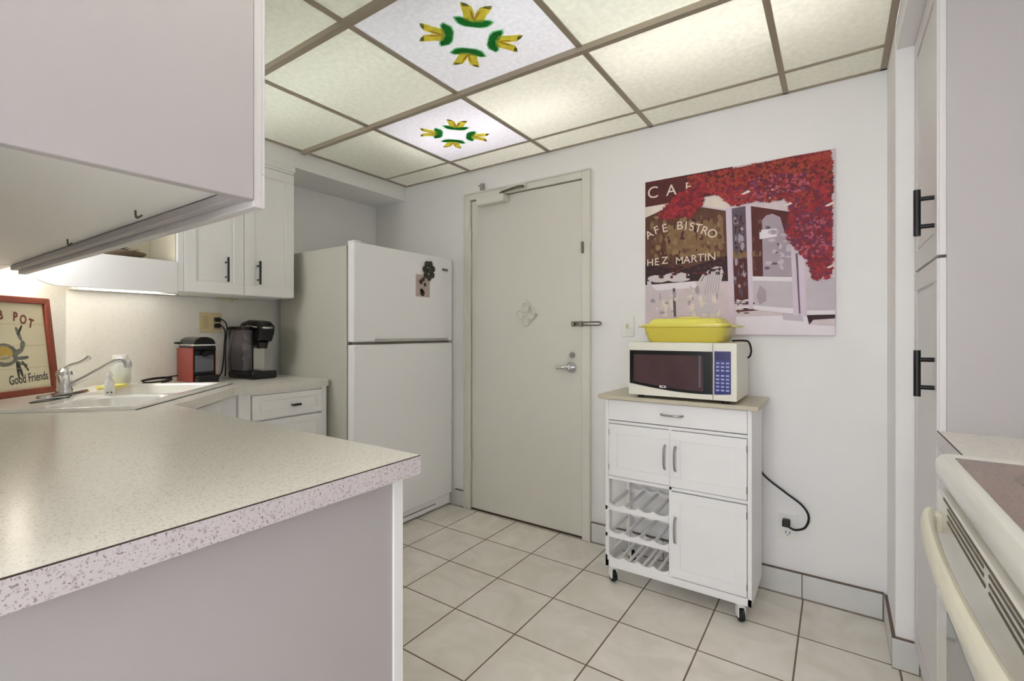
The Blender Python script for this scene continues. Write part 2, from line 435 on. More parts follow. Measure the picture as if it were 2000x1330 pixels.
def tulip(mb, cx, cy, ang, r0, s=1.0):
    ca, sa = math.cos(ang), math.sin(ang)
    def T(pts, z, m):
        vs = [(cx + ca * (r0 + u * s) - sa * v * s, cy + sa * (r0 + u * s) + ca * v * s, z) for u, v in pts]
        vs += [(a, b, c + 0.0006) for a, b, c in vs]
        n = len(pts)
        mb.add(vs, [tuple(range(n)), tuple(range(2 * n - 1, n - 1, -1))] + [(i, (i + 1) % n, n + (i + 1) % n, n + i) for i in range(n)], m)
    z = CH - 0.0008
    for sg in (1, -1):
        T([(-.004, 0), (-.004, .030 * sg), (.006, .056 * sg), (.040, .074 * sg), (.050, .056 * sg), (.044, .024 * sg), (.036, .000)], z + .0001, 4)
        T([(0, .002 * sg), (.001, .026 * sg), (.011, .050 * sg), (.038, .067 * sg), (.044, .050 * sg), (.036, .024 * sg), (.028, .004 * sg)], z, 0)
        T([(.026, .002 * sg), (.032, .034 * sg), (.072, .042 * sg), (.114, .056 * sg), (.108, .015 * sg), (.074, .002 * sg), (.046, .000)], z - .0002, 1)
        T([(.034, .000), (.050, .010 * sg), (.092, .020 * sg), (.076, .008 * sg), (.050, .000)], z - .0004, 2)
        T([(.104, .046 * sg), (.122, .054 * sg), (.116, .030 * sg), (.106, .020 * sg)], z - .0004, 3)
    T([(.004, -.003), (.004, .003), (.026, .003), (.026, -.003)], z - .0002, 0)

rows = ['the header', 'the second bay', 'the third bay', 'the bay before the end strip', 'the narrow end strip']
colname = ['left column beside the soffit', 'second column from the left soffit', 'middle column', 'second column from the right wall', 'narrow column by the right wall']
rowname = ['row nearest the camera', 'second row from the camera', 'third row from the camera', 'last full row before the door wall', 'narrow strip along the door wall']
for i in range(5):
    for j in range(5):
        if j == 0 and i < 3: continue
        x0, x1, y0, y1 = AX[i] + 0.004, AX[i + 1] - 0.004, BY[j] + 0.004, BY[j + 1] - 0.004
        tul = (i, j) in ((2, 2), (1, 3))
        pos = '%s, %s' % (colname[i], rowname[j])
        if tul:
            lab = 'pebbled white ceiling panel with four yellow tulips, ' + ('larger one nearer the camera' if (i, j) == (2, 2) else 'smaller brighter one nearer the door wall')
            root = thing('ceiling_panel', ((x0 + x1) / 2, (y0 + y1) / 2, CH + 0.0022), lab, 'ceiling panel', 'tulip ceiling panels')
            MB().box(x0, x1, y0, y1, CH + 0.0022, CH + 0.0045).build('diffuser', M['diffuser_white'], root, smooth=False)
            cx, cy = ((-1.107, 1.353) if (i, j) == (2, 2) else (-1.722, 1.966))
            for q in range(4):
                t = MB(); tulip(t, cx, cy, PI / 4 + q * PI / 2, 0.066, 0.98)
                o = t.build('tulip_decal', [M['tg'], M['ty'], M['to'], M['td'], M['th']], root, smooth=False)
        else:
            o = MB().box(x0, x1, y0, y1, CH + 0.0022, CH + 0.0045).build('ceiling_panel', M['diffuser'], smooth=False)
            tag(o, ('plain cream ceiling panel: %s' % pos), 'ceiling panel', 'plain ceiling panels')

def lamp_tube(x0, x1, y, z, lab, mtl='tube', axis='x'):
    root = thing('fluorescent_tube', ((x0 + x1) / 2, y, z), lab, 'light', 'tubes above the luminous ceiling')
    MB().cyl((x0, y, z), (x1, y, z), 0.019, n=16).build('glass_tube', M[mtl], root)
    b = MB(); b.box(x0 - 0.03, x1 + 0.03, y - 0.05, y + 0.05, z + 0.055, z + 0.10)
    b.box(x0 - 0.03, x0 - 0.001, y - 0.02, y + 0.02, z - 0.02, z + 0.06); b.box(x1 + 0.001, x1 + 0.03, y - 0.02, y + 0.02, z - 0.02, z + 0.06)
    b.build('batten', M['whitep'], root)
lamp_tube(-2.10, -0.95, 1.98, 2.47, 'fluorescent tube above the tulip panel nearer the door wall')
lamp_tube(-0.78, 0.05, 1.80, 2.47, 'fluorescent tube above the ceiling panels over the poster side')
lamp_tube(-2.50, -1.35, 1.20, 2.48, 'fluorescent tube above the left ceiling panels in the middle rows', 'tubedim')
lamp_tube(-1.25, -0.10, 1.32, 2.48, 'fluorescent tube above the ceiling panels in the middle rows', 'tubedim')
lamp_tube(-2.50, -1.50, 0.40, 2.48, 'fluorescent tube above the left ceiling panels nearest the camera', 'tubedim')
for n_, (a_, b_, c_, d_) in enumerate(((-0.80, 0.17, 1.028, 1.040), (-0.806, -0.794, 0.424, 1.028), (-1.42, -0.80, 0.418, 0.430), (-1.421, -1.409, -0.19, 0.418))):  # unseen baffles added to keep the front bay's light off the visible panels
    structure(MB().box(a_, b_, c_, d_, CH + 0.012, TOP).build('trim_%d' % (8 + n_), M['cavity'], smooth=False), 'unseen white light baffle added above the ceiling grid')
lamp_tube(-0.70, 0.10, 0.76, 2.48, 'unseen boosted fill tube above the panel between the stove and the peninsula', 'tubefill')
lamp_tube(-1.30, -0.05, 0.12, 2.48, 'unseen boosted fill tube above the ceiling panels nearest the camera', 'tubefill')

# ------------------------------------------------------------------ entry door
door = thing('door_1', (-1.6, WA, 0), 'flat greyish white entry door with closer and knob', 'door'); door['kind'] = 'structure'; del door['category']
MB().box(-2.004, -1.198, 2.462, 2.500, 0.012, 2.046).build('door_leaf', M['doorp'], door, bevel=0.002)
f = MB()
f.box(-2.052, -2.010, 2.448, 2.52, 0.0, 2.092); f.box(-1.192, -1.148, 2.448, 2.52, 0.0, 2.092); f.box(-2.010, -1.192, 2.448, 2.52, 2.052, 2.092)
f.box(-2.060, -2.050, 2.440, 2.4698, 0, 2.100); f.box(-1.150, -1.140, 2.440, 2.4698, 0, 2.100); f.box(-2.05, -1.15, 2.440, 2.4698, 2.090, 2.100)
f.build('door_frame', M['casing'], door, bevel=0.002)
c = MB(); c.box(-1.925, -1.705, 2.402, 2.461, 1.995, 2.043)
cl = c.build('door_closer', M['casing'], door, bevel=0.008, seg=3)
a = MB(); a.cyl((-1.735, 2.425, 2.043), (-1.735, 2.425, 2.056), 0.014); a.tube([(-1.735, 2.425, 2.058), (-1.60, 2.402, 2.062), (-1.575, 2.43, 2.068)], 0.007, smooth=4)
a.build('closer_arm', M['brass'], cl)
MB().box(-1.70, -1.56, 2.428, 2.4479, 2.066, 2.086).build('closer_bracket', M['casing'], cl, bevel=0.003)
for z in (1.834, 1.208, 0.362):
    MB().cyl((-2.007, 2.443, z - 0.05), (-2.007, 2.443, z + 0.05), 0.007, n=12).build('hinge', M['casing'], door)
k = MB(); k.cyl((-1.262, 2.4615, 0.975), (-1.262, 2.452, 0.975), 0.031); k.cyl((-1.262, 2.452, 0.975), (-1.262, 2.428, 0.975), 0.012)
kn = k.build('door_knob', M['chrome'], door)
MB().tube([(-1.262, 2.425, 0.975), (-1.30, 2.420, 0.975), (-1.345, 2.424, 0.971)], 0.010, n=12, rs=[0.014, 0.011, 0.009]).build('lever', M['chrome'], kn)
k = MB(); k.cyl((-1.257, 2.4615, 1.046), (-1.257, 2.448, 1.046), 0.016); k.box(-1.260, -1.254, 2.438, 2.449, 1.036, 1.056)
k.build('deadbolt_turn', M['steel'], door, bevel=0.001)
k = MB(); k.box(-1.262, -1.205, 2.452, 2.4615, 1.212, 1.240); k.cyl((-1.245, 2.452, 1.226), (-1.245, 2.436, 1.226), 0.011); k.cyl((-1.205, 2.449, 1.212), (-1.205, 2.449, 1.240), 0.006)
gd = k.build('swing_bar_guard', M['brass'], door, bevel=0.002)
k = MB(); k.tube([(-1.195, 2.440, 1.234), (-1.09, 2.440, 1.235), (-1.072, 2.440, 1.226), (-1.09, 2.440, 1.217), (-1.195, 2.440, 1.218)], 0.0035, n=8, smooth=5)
k.box(-1.205, -1.185, 2.437, 2.4475, 1.211, 1.241); k.build('guard_loop', M['brass'], gd)
MB().box(-1.193, -1.180, 2.436, 2.4475, 1.625, 1.690).build('strike_plate', M['brass'], door, bevel=0.001)
# diamond shaped ornament
D = MB(); cx, cz = -1.580, 1.288
def diam(r, t, y0):
    pts = [(cx, cz + r * 1.12), (cx + r, cz), (cx, cz - r * 1.12), (cx - r, cz)]
    D.tube([(p[0], y0, p[1]) for p in pts + pts[:1]], t, n=8, smooth=0)
diam(0.083, 0.0060, 2.457)
for dx, dz in ((-.040, 0), (.040, 0), (0, .044), (0, -.044)):
    D.tube([(cx + dx + 0.026 * math.cos(2 * PI * q / 16), 2.457, cz + dz + 0.028 * math.sin(2 * PI * q / 16)) for q in range(17)], 0.0052, n=8, smooth=0)
D.cyl((cx, 2.4615, cz), (cx, 2.449, cz), 0.015, 0.010)
D.build('diamond_ornament', M['casing'], door)
k = MB(); k.box(-1.930, -1.905, 2.452, 2.4698, 2.108, 2.150); k.tube([(-1.94, 2.448, 2.138), (-1.915, 2.432, 2.128), (-1.90, 2.440, 2.112)], 0.004, n=8)
tag(k.build('wall_bracket', M['steel'], bevel=0.001), 'small metal hook bracket on the wall above the door closer', 'bracket')

# light switch
sw = thing('light_switch', (-0.928, WA, 1.153), 'white light switch plate between the door and the poster', 'light switch')
MB().box(-0.966, -0.892, 2.463, 2.4699, 1.153, 1.268).build('cover_plate', M['whitep'], sw, bevel=0.003)
MB().box(-0.934, -0.924, 2.452, 2.463, 1.198, 1.222).build('toggle', M['cream'], sw, bevel=0.002)

# ------------------------------------------------------------------ poster (canvas print) on the back wall
PX0, PX1, PZ0, PZ1, PY = -0.826, -0.004, 1.164, 1.962, 2.449
poster = thing('canvas_print', ((PX0 + PX1) / 2, WA, PZ0), 'large canvas print of a cafe front under red autumn vines', 'picture')
MB().box(PX0, PX1, PY, 2.4699, PZ0, PZ1).build('canvas', M['canvas'], poster, bevel=0.002)
# print coordinates: u 0..1 left to right, v 0..1 bottom to top
PW, PH = PX1 - PX0, PZ1 - PZ0
pr = MB(); pcols = []
def pc(name, col, rough=0.6, var=0.12, scale=25):
    pcols.append(mat('print_' + name, col, rough, var=var, scale=scale)); return len(pcols) - 1
c_bg = pc('pale_pink', (212, 196, 202)); c_maroon = pc('maroon', (84, 30, 30), var=.35); c_cream = pc('cream', (226, 214, 204))
c_brown = pc('window_brown', (92, 56, 40), var=.5, scale=14); c_olive = pc('window_olive', (128, 98, 66), var=.4, scale=16)
c_dark = pc('dark_shade', (48, 18, 26), var=.3); c_post = pc('lilac_post', (214, 198, 214), var=.05); c_int = pc('interior', (98, 82, 96), var=.5, scale=20)
c_glass = pc('pane_lilac', (168, 154, 166), var=.2, scale=12); c_white = pc('white', (232, 224, 232), var=.04); c_grey = pc('panel_grey', (196, 186, 196), var=.06)
c_red = pc('leaf_red', (142, 34, 42), var=.3, scale=60); c_red2 = pc('leaf_crimson', (112, 26, 44), var=.3, scale=60); c_or = pc('leaf_orange', (158, 60, 46), var=.3, scale=60)
c_pur = pc('leaf_purple', (98, 40, 74), var=.3, scale=60); c_pink = pc('leaf_pink', (176, 84, 100), var=.3); c_chair = pc('chair_white', (206, 196, 200), var=.05)
c_txt = pc('lettering', (226, 210, 196), var=.05); c_red3 = pc('leaf_bright', (166, 42, 50), var=.3)
LAYN = 0
def ppoly(pts, lay, m):
    global LAYN
    LAYN += 1
    y = PY - 0.0004 - lay * 0.00025 - min(LAYN, 90) * 0.000012
    vs = [(PX0 + u * PW, y, PZ0 + v * PH) for u, v in pts]
    pr.add(vs, [tuple(range(len(vs)))], m)
def Q(cx_, cy_):
    """print position from a place measured on the picture plane (x right 65..1270, top edge slanting in perspective)"""
    px = 1240 + cx_ * 0.3084; py = 270 + cy_ * 0.3084
    a = (px - 1000) / FPX; b = (649.1 - py) / FPX
    dy = math.cos(YAW) + a * math.sin(YAW); dx = -math.sin(YAW) + a * math.cos(YAW)
    t = PY / dy
    return ((t * dx - PX0) / PW, (CAM_H + t * b - PZ0) / PH)
def qp(pts, lay, m): ppoly([(min(1, max(0, u)), min(1, max(0, v))) for u, v in (Q(*p) for p in pts)], lay, m)
ppoly([(0, 0), (1, 0), (1, 1), (0, 1)], 0, c_bg)
qp([(60, 280), (620, 150), (620, 340), (60, 438)], 1, c_maroon)
qp([(60, 440), (600, 352), (600, 450), (380, 420), (60, 500)], 1, c_cream)
qp([(60, 505), (180, 452), (380, 430), (592, 462), (596, 905), (60, 905)], 2, c_brown)
qp([(190, 560), (560, 500), (560, 700), (420, 760), (200, 730)], 3, c_olive)
qp([(60, 800), (300, 830), (596, 740), (600, 905), (380, 905), (60, 930)], 3, c_dark)
qp([(575, 440), (612, 440), (632, 1135), (598, 1135)], 4, c_post)
qp([(614, 445), (702, 430), (724, 1035), (632, 1050)], 3, c_int)
qp([(622, 770), (715, 760), (724, 1035), (632, 1050)], 4, c_maroon)
qp([(622, 720), (800, 715), (800, 745), (622, 765)], 4, c_olive)
for k_ in range(5): qp([(640 + k_ * 4, 1000 + k_ * 22), (735 + k_ * 12, 1000 + k_ * 20), (735 + k_ * 12, 1010 + k_ * 20), (640 + k_ * 4, 1012 + k_ * 22)], 5, c_white if k_ % 2 else c_maroon)
qp([(735, 430), (1010, 470), (1010, 880), (748, 880)], 3, c_maroon)
qp([(805, 520), (830, 490), (870, 478), (920, 500), (950, 600), (1005, 640), (1005, 875), (812, 875)], 4, c_glass)
qp([(788, 582), (898, 572), (900, 622), (790, 640)], 5, c_white)
qp([(700, 408), (732, 408), (750, 1080), (722, 1080)], 5, c_post)
qp([(745, 875), (1008, 878), (1008, 908), (745, 902)], 5, c_white)
qp([(752, 905), (1008, 908), (1010, 1072), (752, 1062)], 4, c_grey)
qp([(790, 930), (830, 960), (835, 1030), (790, 1055), (770, 1000)], 5, c_glass)
qp([(752, 1058), (1010, 1078), (1010, 1112), (752, 1085)], 5, c_white)
qp([(985, 620), (1016, 620), (1038, 1125), (1005, 1125)], 5, c_post)
qp([(1018, 730), (1030, 730), (1048, 1110), (1040, 1110)], 5, c_int)
qp([(1034, 725), (1072, 725), (1086, 1130), (1050, 1130)], 6, c_post)
qp([(1090, 890), (1270, 880), (1270, 1085), (1092, 1085)], 4, c_grey)
qp([(1088, 1090), (1272, 1090), (1272, 1116), (1088, 1118)], 5, c_white)
qp([(1088, 1120), (1272, 1116), (1272, 1140), (1130, 1150), (1105, 1180)], 5, c_dark)
qp([(640, 1130), (1090, 1120), (1100, 1180), (1275, 1190), (1278, 1250), (640, 1240)], 1, c_white)
qp([(930, 1100), (1060, 1112), (1070, 1160), (940, 1150)], 2, c_grey)
# table and chairs in the print
qp([(100, 930), (380, 905), (400, 945), (140, 965)], 5, c_white)
qp([(240, 950), (256, 950), (262, 1130), (246, 1130)], 5, c_int)
for a_ in ((150, 890, 70), (270, 880, 90), (340, 1030, 60), (120, 1060, 60), (190, 1010, 50), (430, 1090, 60)):
    qp([(a_[0] + a_[2] * math.cos(q * PI / 5), a_[1] + a_[2] * .35 * math.sin(q * PI / 5)) for q in range(10)], 5, c_chair)
qp([(78, 905), (100, 905), (120, 960), (125, 1110), (90, 1110)], 5, c_chair)
qp([(420, 960), (425, 900), (460, 840), (510, 812), (550, 815), (562, 850), (545, 920), (520, 1000), (500, 1115), (440, 1110)], 5, c_chair)
for k_ in range(6): qp([(440 + k_ * 17, 990 - k_ * 4), (444 + k_ * 17, 990 - k_ * 4), (474 + k_ * 14, 835), (470 + k_ * 14, 835)], 6, c_glass)
qp([(398, 1000), (406, 900), (440, 845), (450, 850), (418, 905), (410, 1000)], 6, c_chair)
for u_ in (150, 210, 330, 400, 450): qp([(u_, 1000), (u_ + 30, 990), (u_ + 60, 1130), (u_ + 30, 1130)], 4, c_cream)
# smudges of reflection in the shop window and the dark interior
def smudges(x0, x1, y0, y1, n, cols, w=(10, 40), h=(14, 60), lay=3.6):
    for _ in range(n):
        a_, b_ = random.uniform(x0, x1), random.uniform(y0, y1); w_, h_ = random.uniform(*w) / 2, random.uniform(*h) / 2
        pts = [(a_ + w_ * math.cos(q * PI / 4) * random.uniform(.7, 1.2), b_ + h_ * math.sin(q * PI / 4) * random.uniform(.7, 1.2)) for q in range(8)]
        u_ = [Q(*p) for p in pts]
        ppoly([(min(1, max(0, u)), v) for u, v in u_], lay + random.random() * .9, random.choice(cols))
c_b2 = pc('window_umber', (112, 74, 54), var=.4); c_b3 = pc('window_ochre', (140, 112, 78), var=.4); c_b4 = pc('window_wine', (74, 34, 34), var=.4)
smudges(110, 560, 500, 760, 120, [c_brown, c_b2, c_b3, c_b4, c_olive])
smudges(90, 570, 760, 880, 60, [c_dark, c_b4, c_maroon], (14, 50), (8, 30))
smudges(632, 700, 460, 1000, 60, [c_int, c_b4, c_maroon, c_glass], (8, 24), (14, 60))
smudges(750, 800, 470, 850, 30, [c_b4, c_b2, c_maroon], (8, 20), (14, 60))
smudges(830, 985, 560, 860, 36, [c_glass, c_int, c_grey], (14, 46), (10, 40), 4.3)
smudges(110, 540, 960, 1110, 46, [c_bg, c_chair, c_cream, c_glass], (10, 40), (10, 60), 4.2)
smudges(642, 712, 1010, 1110, 16, [c_maroon, c_b4, c_chair], (16, 40), (6, 16), 5)
# leaves
def inside(p, poly):
    c_ = False; j = len(poly) - 1
    for i in range(len(poly)):
        if (poly[i][1] > p[1]) != (poly[j][1] > p[1]) and p[0] < (poly[j][0] - poly[i][0]) * (p[1] - poly[i][1]) / (poly[j][1] - poly[i][1]) + poly[i][0]: c_ = not c_
        j = i
    return c_
def leaves(region, n, cols, size=(9, 20), lay=8):
    xs = [p[0] for p in region]; ys = [p[1] for p in region]; k = 0
    while k < n:
        p = (random.uniform(min(xs), max(xs)), random.uniform(min(ys), max(ys)))
        if not inside(p, region): continue
        k += 1
        u, v = Q(*p)
        if not (0.012 < u < 0.988 and 0.01 < v < 0.985): continue
        s_ = random.uniform(*size) / 1200.0; a0 = random.uniform(0, 2 * PI)
        nn = 5; pts = []
        for q in range(nn * 2):
            r_ = s_ * (1 if q % 2 == 0 else 0.45); pts.append((u + r_ * math.cos(a0 + q * PI / nn), v + r_ * math.sin(a0 + q * PI / nn)))
        pts = [(min(.998, max(.002, a)), min(.998, max(.002, b))) for a, b in pts]
        ppoly(pts, lay + random.random() * 3, random.choice(cols))
canopy = [(330, 225), (540, 195), (640, 180), (980, 110), (1180, 75), (1245, 75), (1250, 330), (1090, 420), (960, 380), (850, 400), (760, 390), (640, 430), (560, 370), (450, 340), (360, 330)]
qp([(350, 262), (540, 210), (640, 190), (1000, 115), (1240, 75), (1248, 320), (1060, 400), (850, 372), (640, 392), (540, 330), (420, 330)], 6, c_red2)
leaves(canopy, 1500, [c_red, c_red2, c_or, c_or, c_red3, c_maroon], (10, 22), 8)
leaves([(330, 225), (1000, 110), (1240, 70), (1240, 180), (700, 260), (350, 290)], 500, [c_or, c_or, c_red, c_maroon], (10, 22), 11)
leaves([(700, 250), (1100, 220), (1100, 330), (760, 380)], 220, [c_pur, c_red2, c_pink], (8, 16), 12)
qp([(1060, 330), (1245, 300), (1250, 860), (1150, 890), (1090, 760), (1020, 650), (1000, 500)], 6, c_red2)
leaves([(950, 330), (1250, 290), (1252, 880), (1140, 910), (1085, 780), (1015, 690), (950, 620), (985, 470)], 1300, [c_red, c_red2, c_red3, c_red, c_pur], (9, 20), 8)
leaves([(1020, 480), (1200, 480), (1220, 700), (1100, 760), (1030, 680)], 260, [c_pur, c_red2, c_pink], (7, 14), 12)
qp([(200, 430), (300, 340), (440, 320), (420, 430), (330, 490), (180, 500)], 6, c_red)
leaves([(150, 480), (240, 380), (340, 310), (450, 300), (430, 420), (350, 500), (160, 515)], 520, [c_red, c_red3, c_red2], (9, 18), 8)
leaves([(540, 330), (700, 320), (850, 330), (830, 390), (720, 400), (640, 435), (560, 400)], 260, [c_red, c_red3, c_pur, c_or], (9, 18), 9)
for (a_, b_) in ((700, 345), (880, 318), (1190, 68), (1230, 420), (965, 420), (1240, 810)):
    qp([(a_ - 28, b_ + 10), (a_ + 20, b_ - 16), (a_ + 34, b_ - 4), (a_ - 10, b_ + 14)], 12, c_cream)
# lettering in the print
lt = pr
def pletter(ch, cx_, cy_, size, rot=0.0, sx=1.0):
    u, v = Q(cx_, cy_)
    vs, fs = text_mesh(ch, size, 0.0003, 0.0002)
    ca, sa = math.cos(rot), math.sin(rot)
    out = []
    for x, y, z in vs:
        x *= sx
        out.append((PX0 + u * PW + ca * x - sa * y, PY - 0.0032 + z * 0.3, PZ0 + v * PH + sa * x + ca * y))
    lt.add(out, fs, c_txt)
for ch, a_, b_, s_ in (('C', 115, 348, .085), ('A', 232, 332, .078), ('F', 338, 312, .066)): pletter(ch, a_, b_, s_)
for ch, a_, b_, r_ in (('A', 92, 612, .5), ('F', 138, 585, .28), ('E', 190, 572, .15), ('B', 285, 556, -.02), ('I', 325, 556, -.08), ('S', 362, 562, -.18), ('T', 402, 572, -.28), ('R', 442, 588, -.38), ('O', 490, 606, -.5)):
    pletter(ch, a_, b_, .058, r_)
for ch, a_, b_ in (('H', 98, 790), ('E', 140, 785), ('Z', 190, 776), ('M', 283, 778), ('A', 330, 772), ('R', 375, 765), ('T', 418, 758), ('I', 448, 755), ('N', 487, 752)):
    pletter(ch, a_, b_, .052, .0)
pr.build('print', pcols, poster, smooth=False, normals=False)

# ------------------------------------------------------------------ wall outlet with plug, right of the cart
ou = thing('wall_outlet', (-0.180, WA, 0.245), 'white wall outlet near the floor right of the cart', 'outlet')
s = MB(); s.box(-0.218, -0.142, 2.464, 2.4699, 0.245, 0.358)
for dz in (0.327, 0.277):
    s.box(-0.189, -0.186, 2.4632, 2.4645, dz - .006, dz + .006, 1); s.box(-0.174, -0.171, 2.4632, 2.4645, dz - .006, dz + .006, 1); s.box(-0.182, -0.178, 2.4632, 2.4645, dz - .014, dz - .010, 1)
s.build('cover_plate', [M['whitep'], M['rubber']], ou)

# ------------------------------------------------------------------ microwave cart
CX0, CX1, CY0, CY1 = -0.902, -0.278, 2.105, 2.415
cart = thing('kitchen_cart', ((CX0 + CX1) / 2, (CY0 + CY1) / 2, 0), 'white rolling kitchen cart with wine rack and beige top', 'cart')
b = MB()
b.box(CX1 - 0.016, CX1, CY0, CY1, 0.076, 0.866)                       # right side panel
for y0 in (CY0, CY1 - 0.04): b.box(CX0, CX0 + 0.018, y0, y0 + 0.04, 0.076, 0.50)   # open left side posts
b.box(CX0, CX0 + 0.016, CY0, CY1, 0.50, 0.866)
b.box(CX0, CX0 + 0.012, CY0, CY1, 0.076, 0.13); b.box(CX0, CX0 + 0.012, CY0, CY1, 0.216, 0.236); b.box(CX0, CX0 + 0.012, CY0, CY1, 0.342, 0.362)
b.box(CX0 + 0.016, CX1 - 0.016, CY0 + 0.002, CY0 + 0.018, 0.751, 0.764)   # rail below the drawer
b.box(CX0 + 0.016, CX1 - 0.016, CY0 + 0.018, CY1 - 0.006, 0.745, 0.755)
b.box(CX0 + 0.016, -0.594, CY0 + 0.002, CY1, 0.488, 0.503)            # shelf above the rack
b.box(-0.606, -0.594, CY0 + 0.002, CY1, 0.10, 0.752)                  # middle panel
b.box(-0.594, CX1 - 0.016, CY0 + 0.002, CY1, 0.486, 0.500)
b.box(CX0, CX1, CY0, CY0 + 0.016, 0.076, 0.108); b.box(-0.594, CX1 - 0.016, CY0 + .016, CY1, 0.085, 0.10)
b.box(CX0 + .016, CX1 - 0.016, CY1 - 0.006, CY1, 0.503, 0.866); b.box(-0.594, CX1 - 0.016, CY1 - 0.006, CY1, 0.10, 0.486)
b.box(CX0 + .018, -0.606, CY1 - 0.016, CY1, 0.076, 0.108)
body = b.build('body', M['cart'], cart, bevel=0.0015)
MB().box(-0.930, -0.250, 2.078, 2.432, 0.866, 0.885).build('top', M['carttop'], cart, bevel=0.003)
d = MB(); d.box(CX0 + 0.017, CX1 - 0.017, CY0 - 0.002, CY0 + 0.016, 0.768, 0.862)
dr = d.build('drawer', M['cart'], cart, bevel=0.002)
def arch_handle(parent, p0, p1, out=0.022, r=0.0045):
    p0 = Vector(p0); p1 = Vector(p1); o = Vector((0, -out, 0))
    MB().tube([p0, p0 + o * .75 + (p1 - p0) * .12, p0 + o + (p1 - p0) * .5, p1 + o * .75 - (p1 - p0) * .12, p1], r, n=8, smooth=5).build('handle', M['steel'], parent)
arch_handle(dr, (-0.640, CY0 - 0.002, 0.815), (-0.545, CY0 - 0.002, 0.815))
def cdoor(x0, x1, z0, z1, hx, hz0, hz1):
    d = MB(); frame_panel(d, 'y', CY0 - 0.002, -1, x0, x1, z0, z1, 0.017, 0.042, 0.004, inner=False)
    o = d.build('door', M['cart'], cart, bevel=0.0012)
    arch_handle(o, (hx, CY0 - 0.002, hz0), (hx, CY0 - 0.002, hz1))
    for z in (z0 + .04, z1 - .04):
        xh = x0 if hx > (x0 + x1) / 2 else x1
        MB().cyl((xh, CY0 - .001, z - .014), (xh, CY0 - .001, z + .014), 0.0025, n=8).build('hinge', M['steel'], o)
cdoor(CX0 + 0.018, -0.6020, 0.506, 0.748, -0.622, 0.575, 0.680)
cdoor(-0.5985, CX1 - 0.018, 0.503, 0.748, -0.577, 0.575, 0.680)
cdoor(-0.5985, CX1 - 0.018, 0.112, 0.482, -0.577, 0.262, 0.372)
# wine rack tiers: scalloped rails front and back and slats between
def scallop(z0, z1, n=4):
    x0, x1 = CX0 + 0.018, -0.6065; top = []
    for k in range(41):
        t = k / 40; ph = (t * n) % 1.0
        top.append((x0 + (x1 - x0) * t, z1 - 0.014 * math.sin(PI * ph) ** 0.8))
    return [(x0, z0)] + [(x1, z0)] + top[::-1]
for ti, (z0, z1) in enumerate(((0.342, 0.377), (0.216, 0.250), (0.108, 0.132))):
    for y0 in (CY0 + 0.002, CY1 - 0.014):
        MB().prism(scallop(z0, z1), 'xz', y0, y0 + 0.010).build('rack_rail', M['cart'], cart)
    for k in range(1, 4):
        x = CX0 + 0.018 + (0.2775) * k / 4
        for dx in ((0,) if ti < 2 else (-0.022, 0.022)):
            MB().box(x + dx - 0.006, x + dx + 0.006, CY0 + 0.0125, CY1 - 0.0145, z1 - 0.022, z1 - 0.012).build('rack_slat', M['cart'], cart)
def caster(x, y, yaw):
    T_ = Matrix.Translation((x, y, 0)) @ Matrix.Rotation(yaw, 4, 'Z')
    k = MB(); k.cyl((0, 0, 0.060), (0, 0, 0.0755), 0.016, n=16)
    for sx in (-1, 1): k.box(sx * 0.013 - 0.0015, sx * 0.013 + 0.0015, -0.020, 0.012, 0.022, 0.062)
    k.box(-0.013, 0.013, -0.014, 0.012, 0.056, 0.061); k.cyl((-0.017, -.006, 0.0255), (0.017, -.006, 0.0255), 0.005, n=10)
    ca = k.xf(T_).build('caster', M['whitep'], cart)
    MB().cyl((-0.0105, -.006, 0.0255), (0.0105, -.006, 0.0255), 0.0255, n=28).xf(T_).build('wheel', M['rubber'], ca, bevel=0.003)
    MB().cyl((-0.0118, -.006, 0.0255), (0.0118, -.006, 0.0255), 0.013, n=20).xf(T_).build('hub', M['whitep'], ca)
for x, y in ((-0.878, 2.134), (-0.325, 2.134), (-0.878, 2.385), (-0.325, 2.385)): caster(x, y, 0.9 if x < -.5 else 0.5)

# cord from the back of the cart to the outlet
k = MB(); k.tube([(-0.300, 2.445, 0.56), (-0.262, 2.440, 0.515), (-0.19, 2.436, 0.465), (-0.125, 2.435, 0.42), (-0.099, 2.435, 0.375), (-0.112, 2.435, 0.325), (-0.150, 2.435, 0.305), (-0.178, 2.438, 0.314)], 0.0048, n=8, smooth=8)
cd = thing('power_cord', (-0.19, 2.44, 0.3), 'black power cord curving from behind the cart to the wall outlet', 'cord')
k.build('cable', M['rubber'], cd)
MB().box(-0.200, -0.170, 2.425, 2.4628, 0.311, 0.340).build('plug', M['rubber'], cd, bevel=0.004)

# ------------------------------------------------------------------ microwave
MX0, MX1, MY0, MY1, MZ0, MZ1 = -0.772, -0.326, 2.062, 2.360, 0.898, 1.134
mw = thing('microwave', ((MX0 + MX1) / 2, (MY0 + MY1) / 2, 0.885), 'off white microwave oven with dark window and blue keypad on the cart', 'microwave')
MB().box(MX0 + 0.004, MX1, MY0 + 0.012, MY1, MZ0, MZ1).build('case', M['mw'], mw, bevel=0.005)
for x in (MX0 + 0.04, MX1 - 0.05):
    for y in (MY0 + 0.05, MY1 - 0.04): MB().cyl((x, y, 0.8852), (x, y, MZ0 + 0.001), 0.014, n=16).build('foot', M['rubber'], mw)
def mwfront(x0, x1, name):
    k = MB(); k.box(x0, x1, MY0, MY0 + 0.0118, MZ0 + 0.002, MZ1 - 0.002); return k.build(name, M['mw'], mw, bevel=0.002)
md = mwfront(MX0, -0.4165, 'door'); mp = mwfront(-0.4150, MX1, 'control_panel')
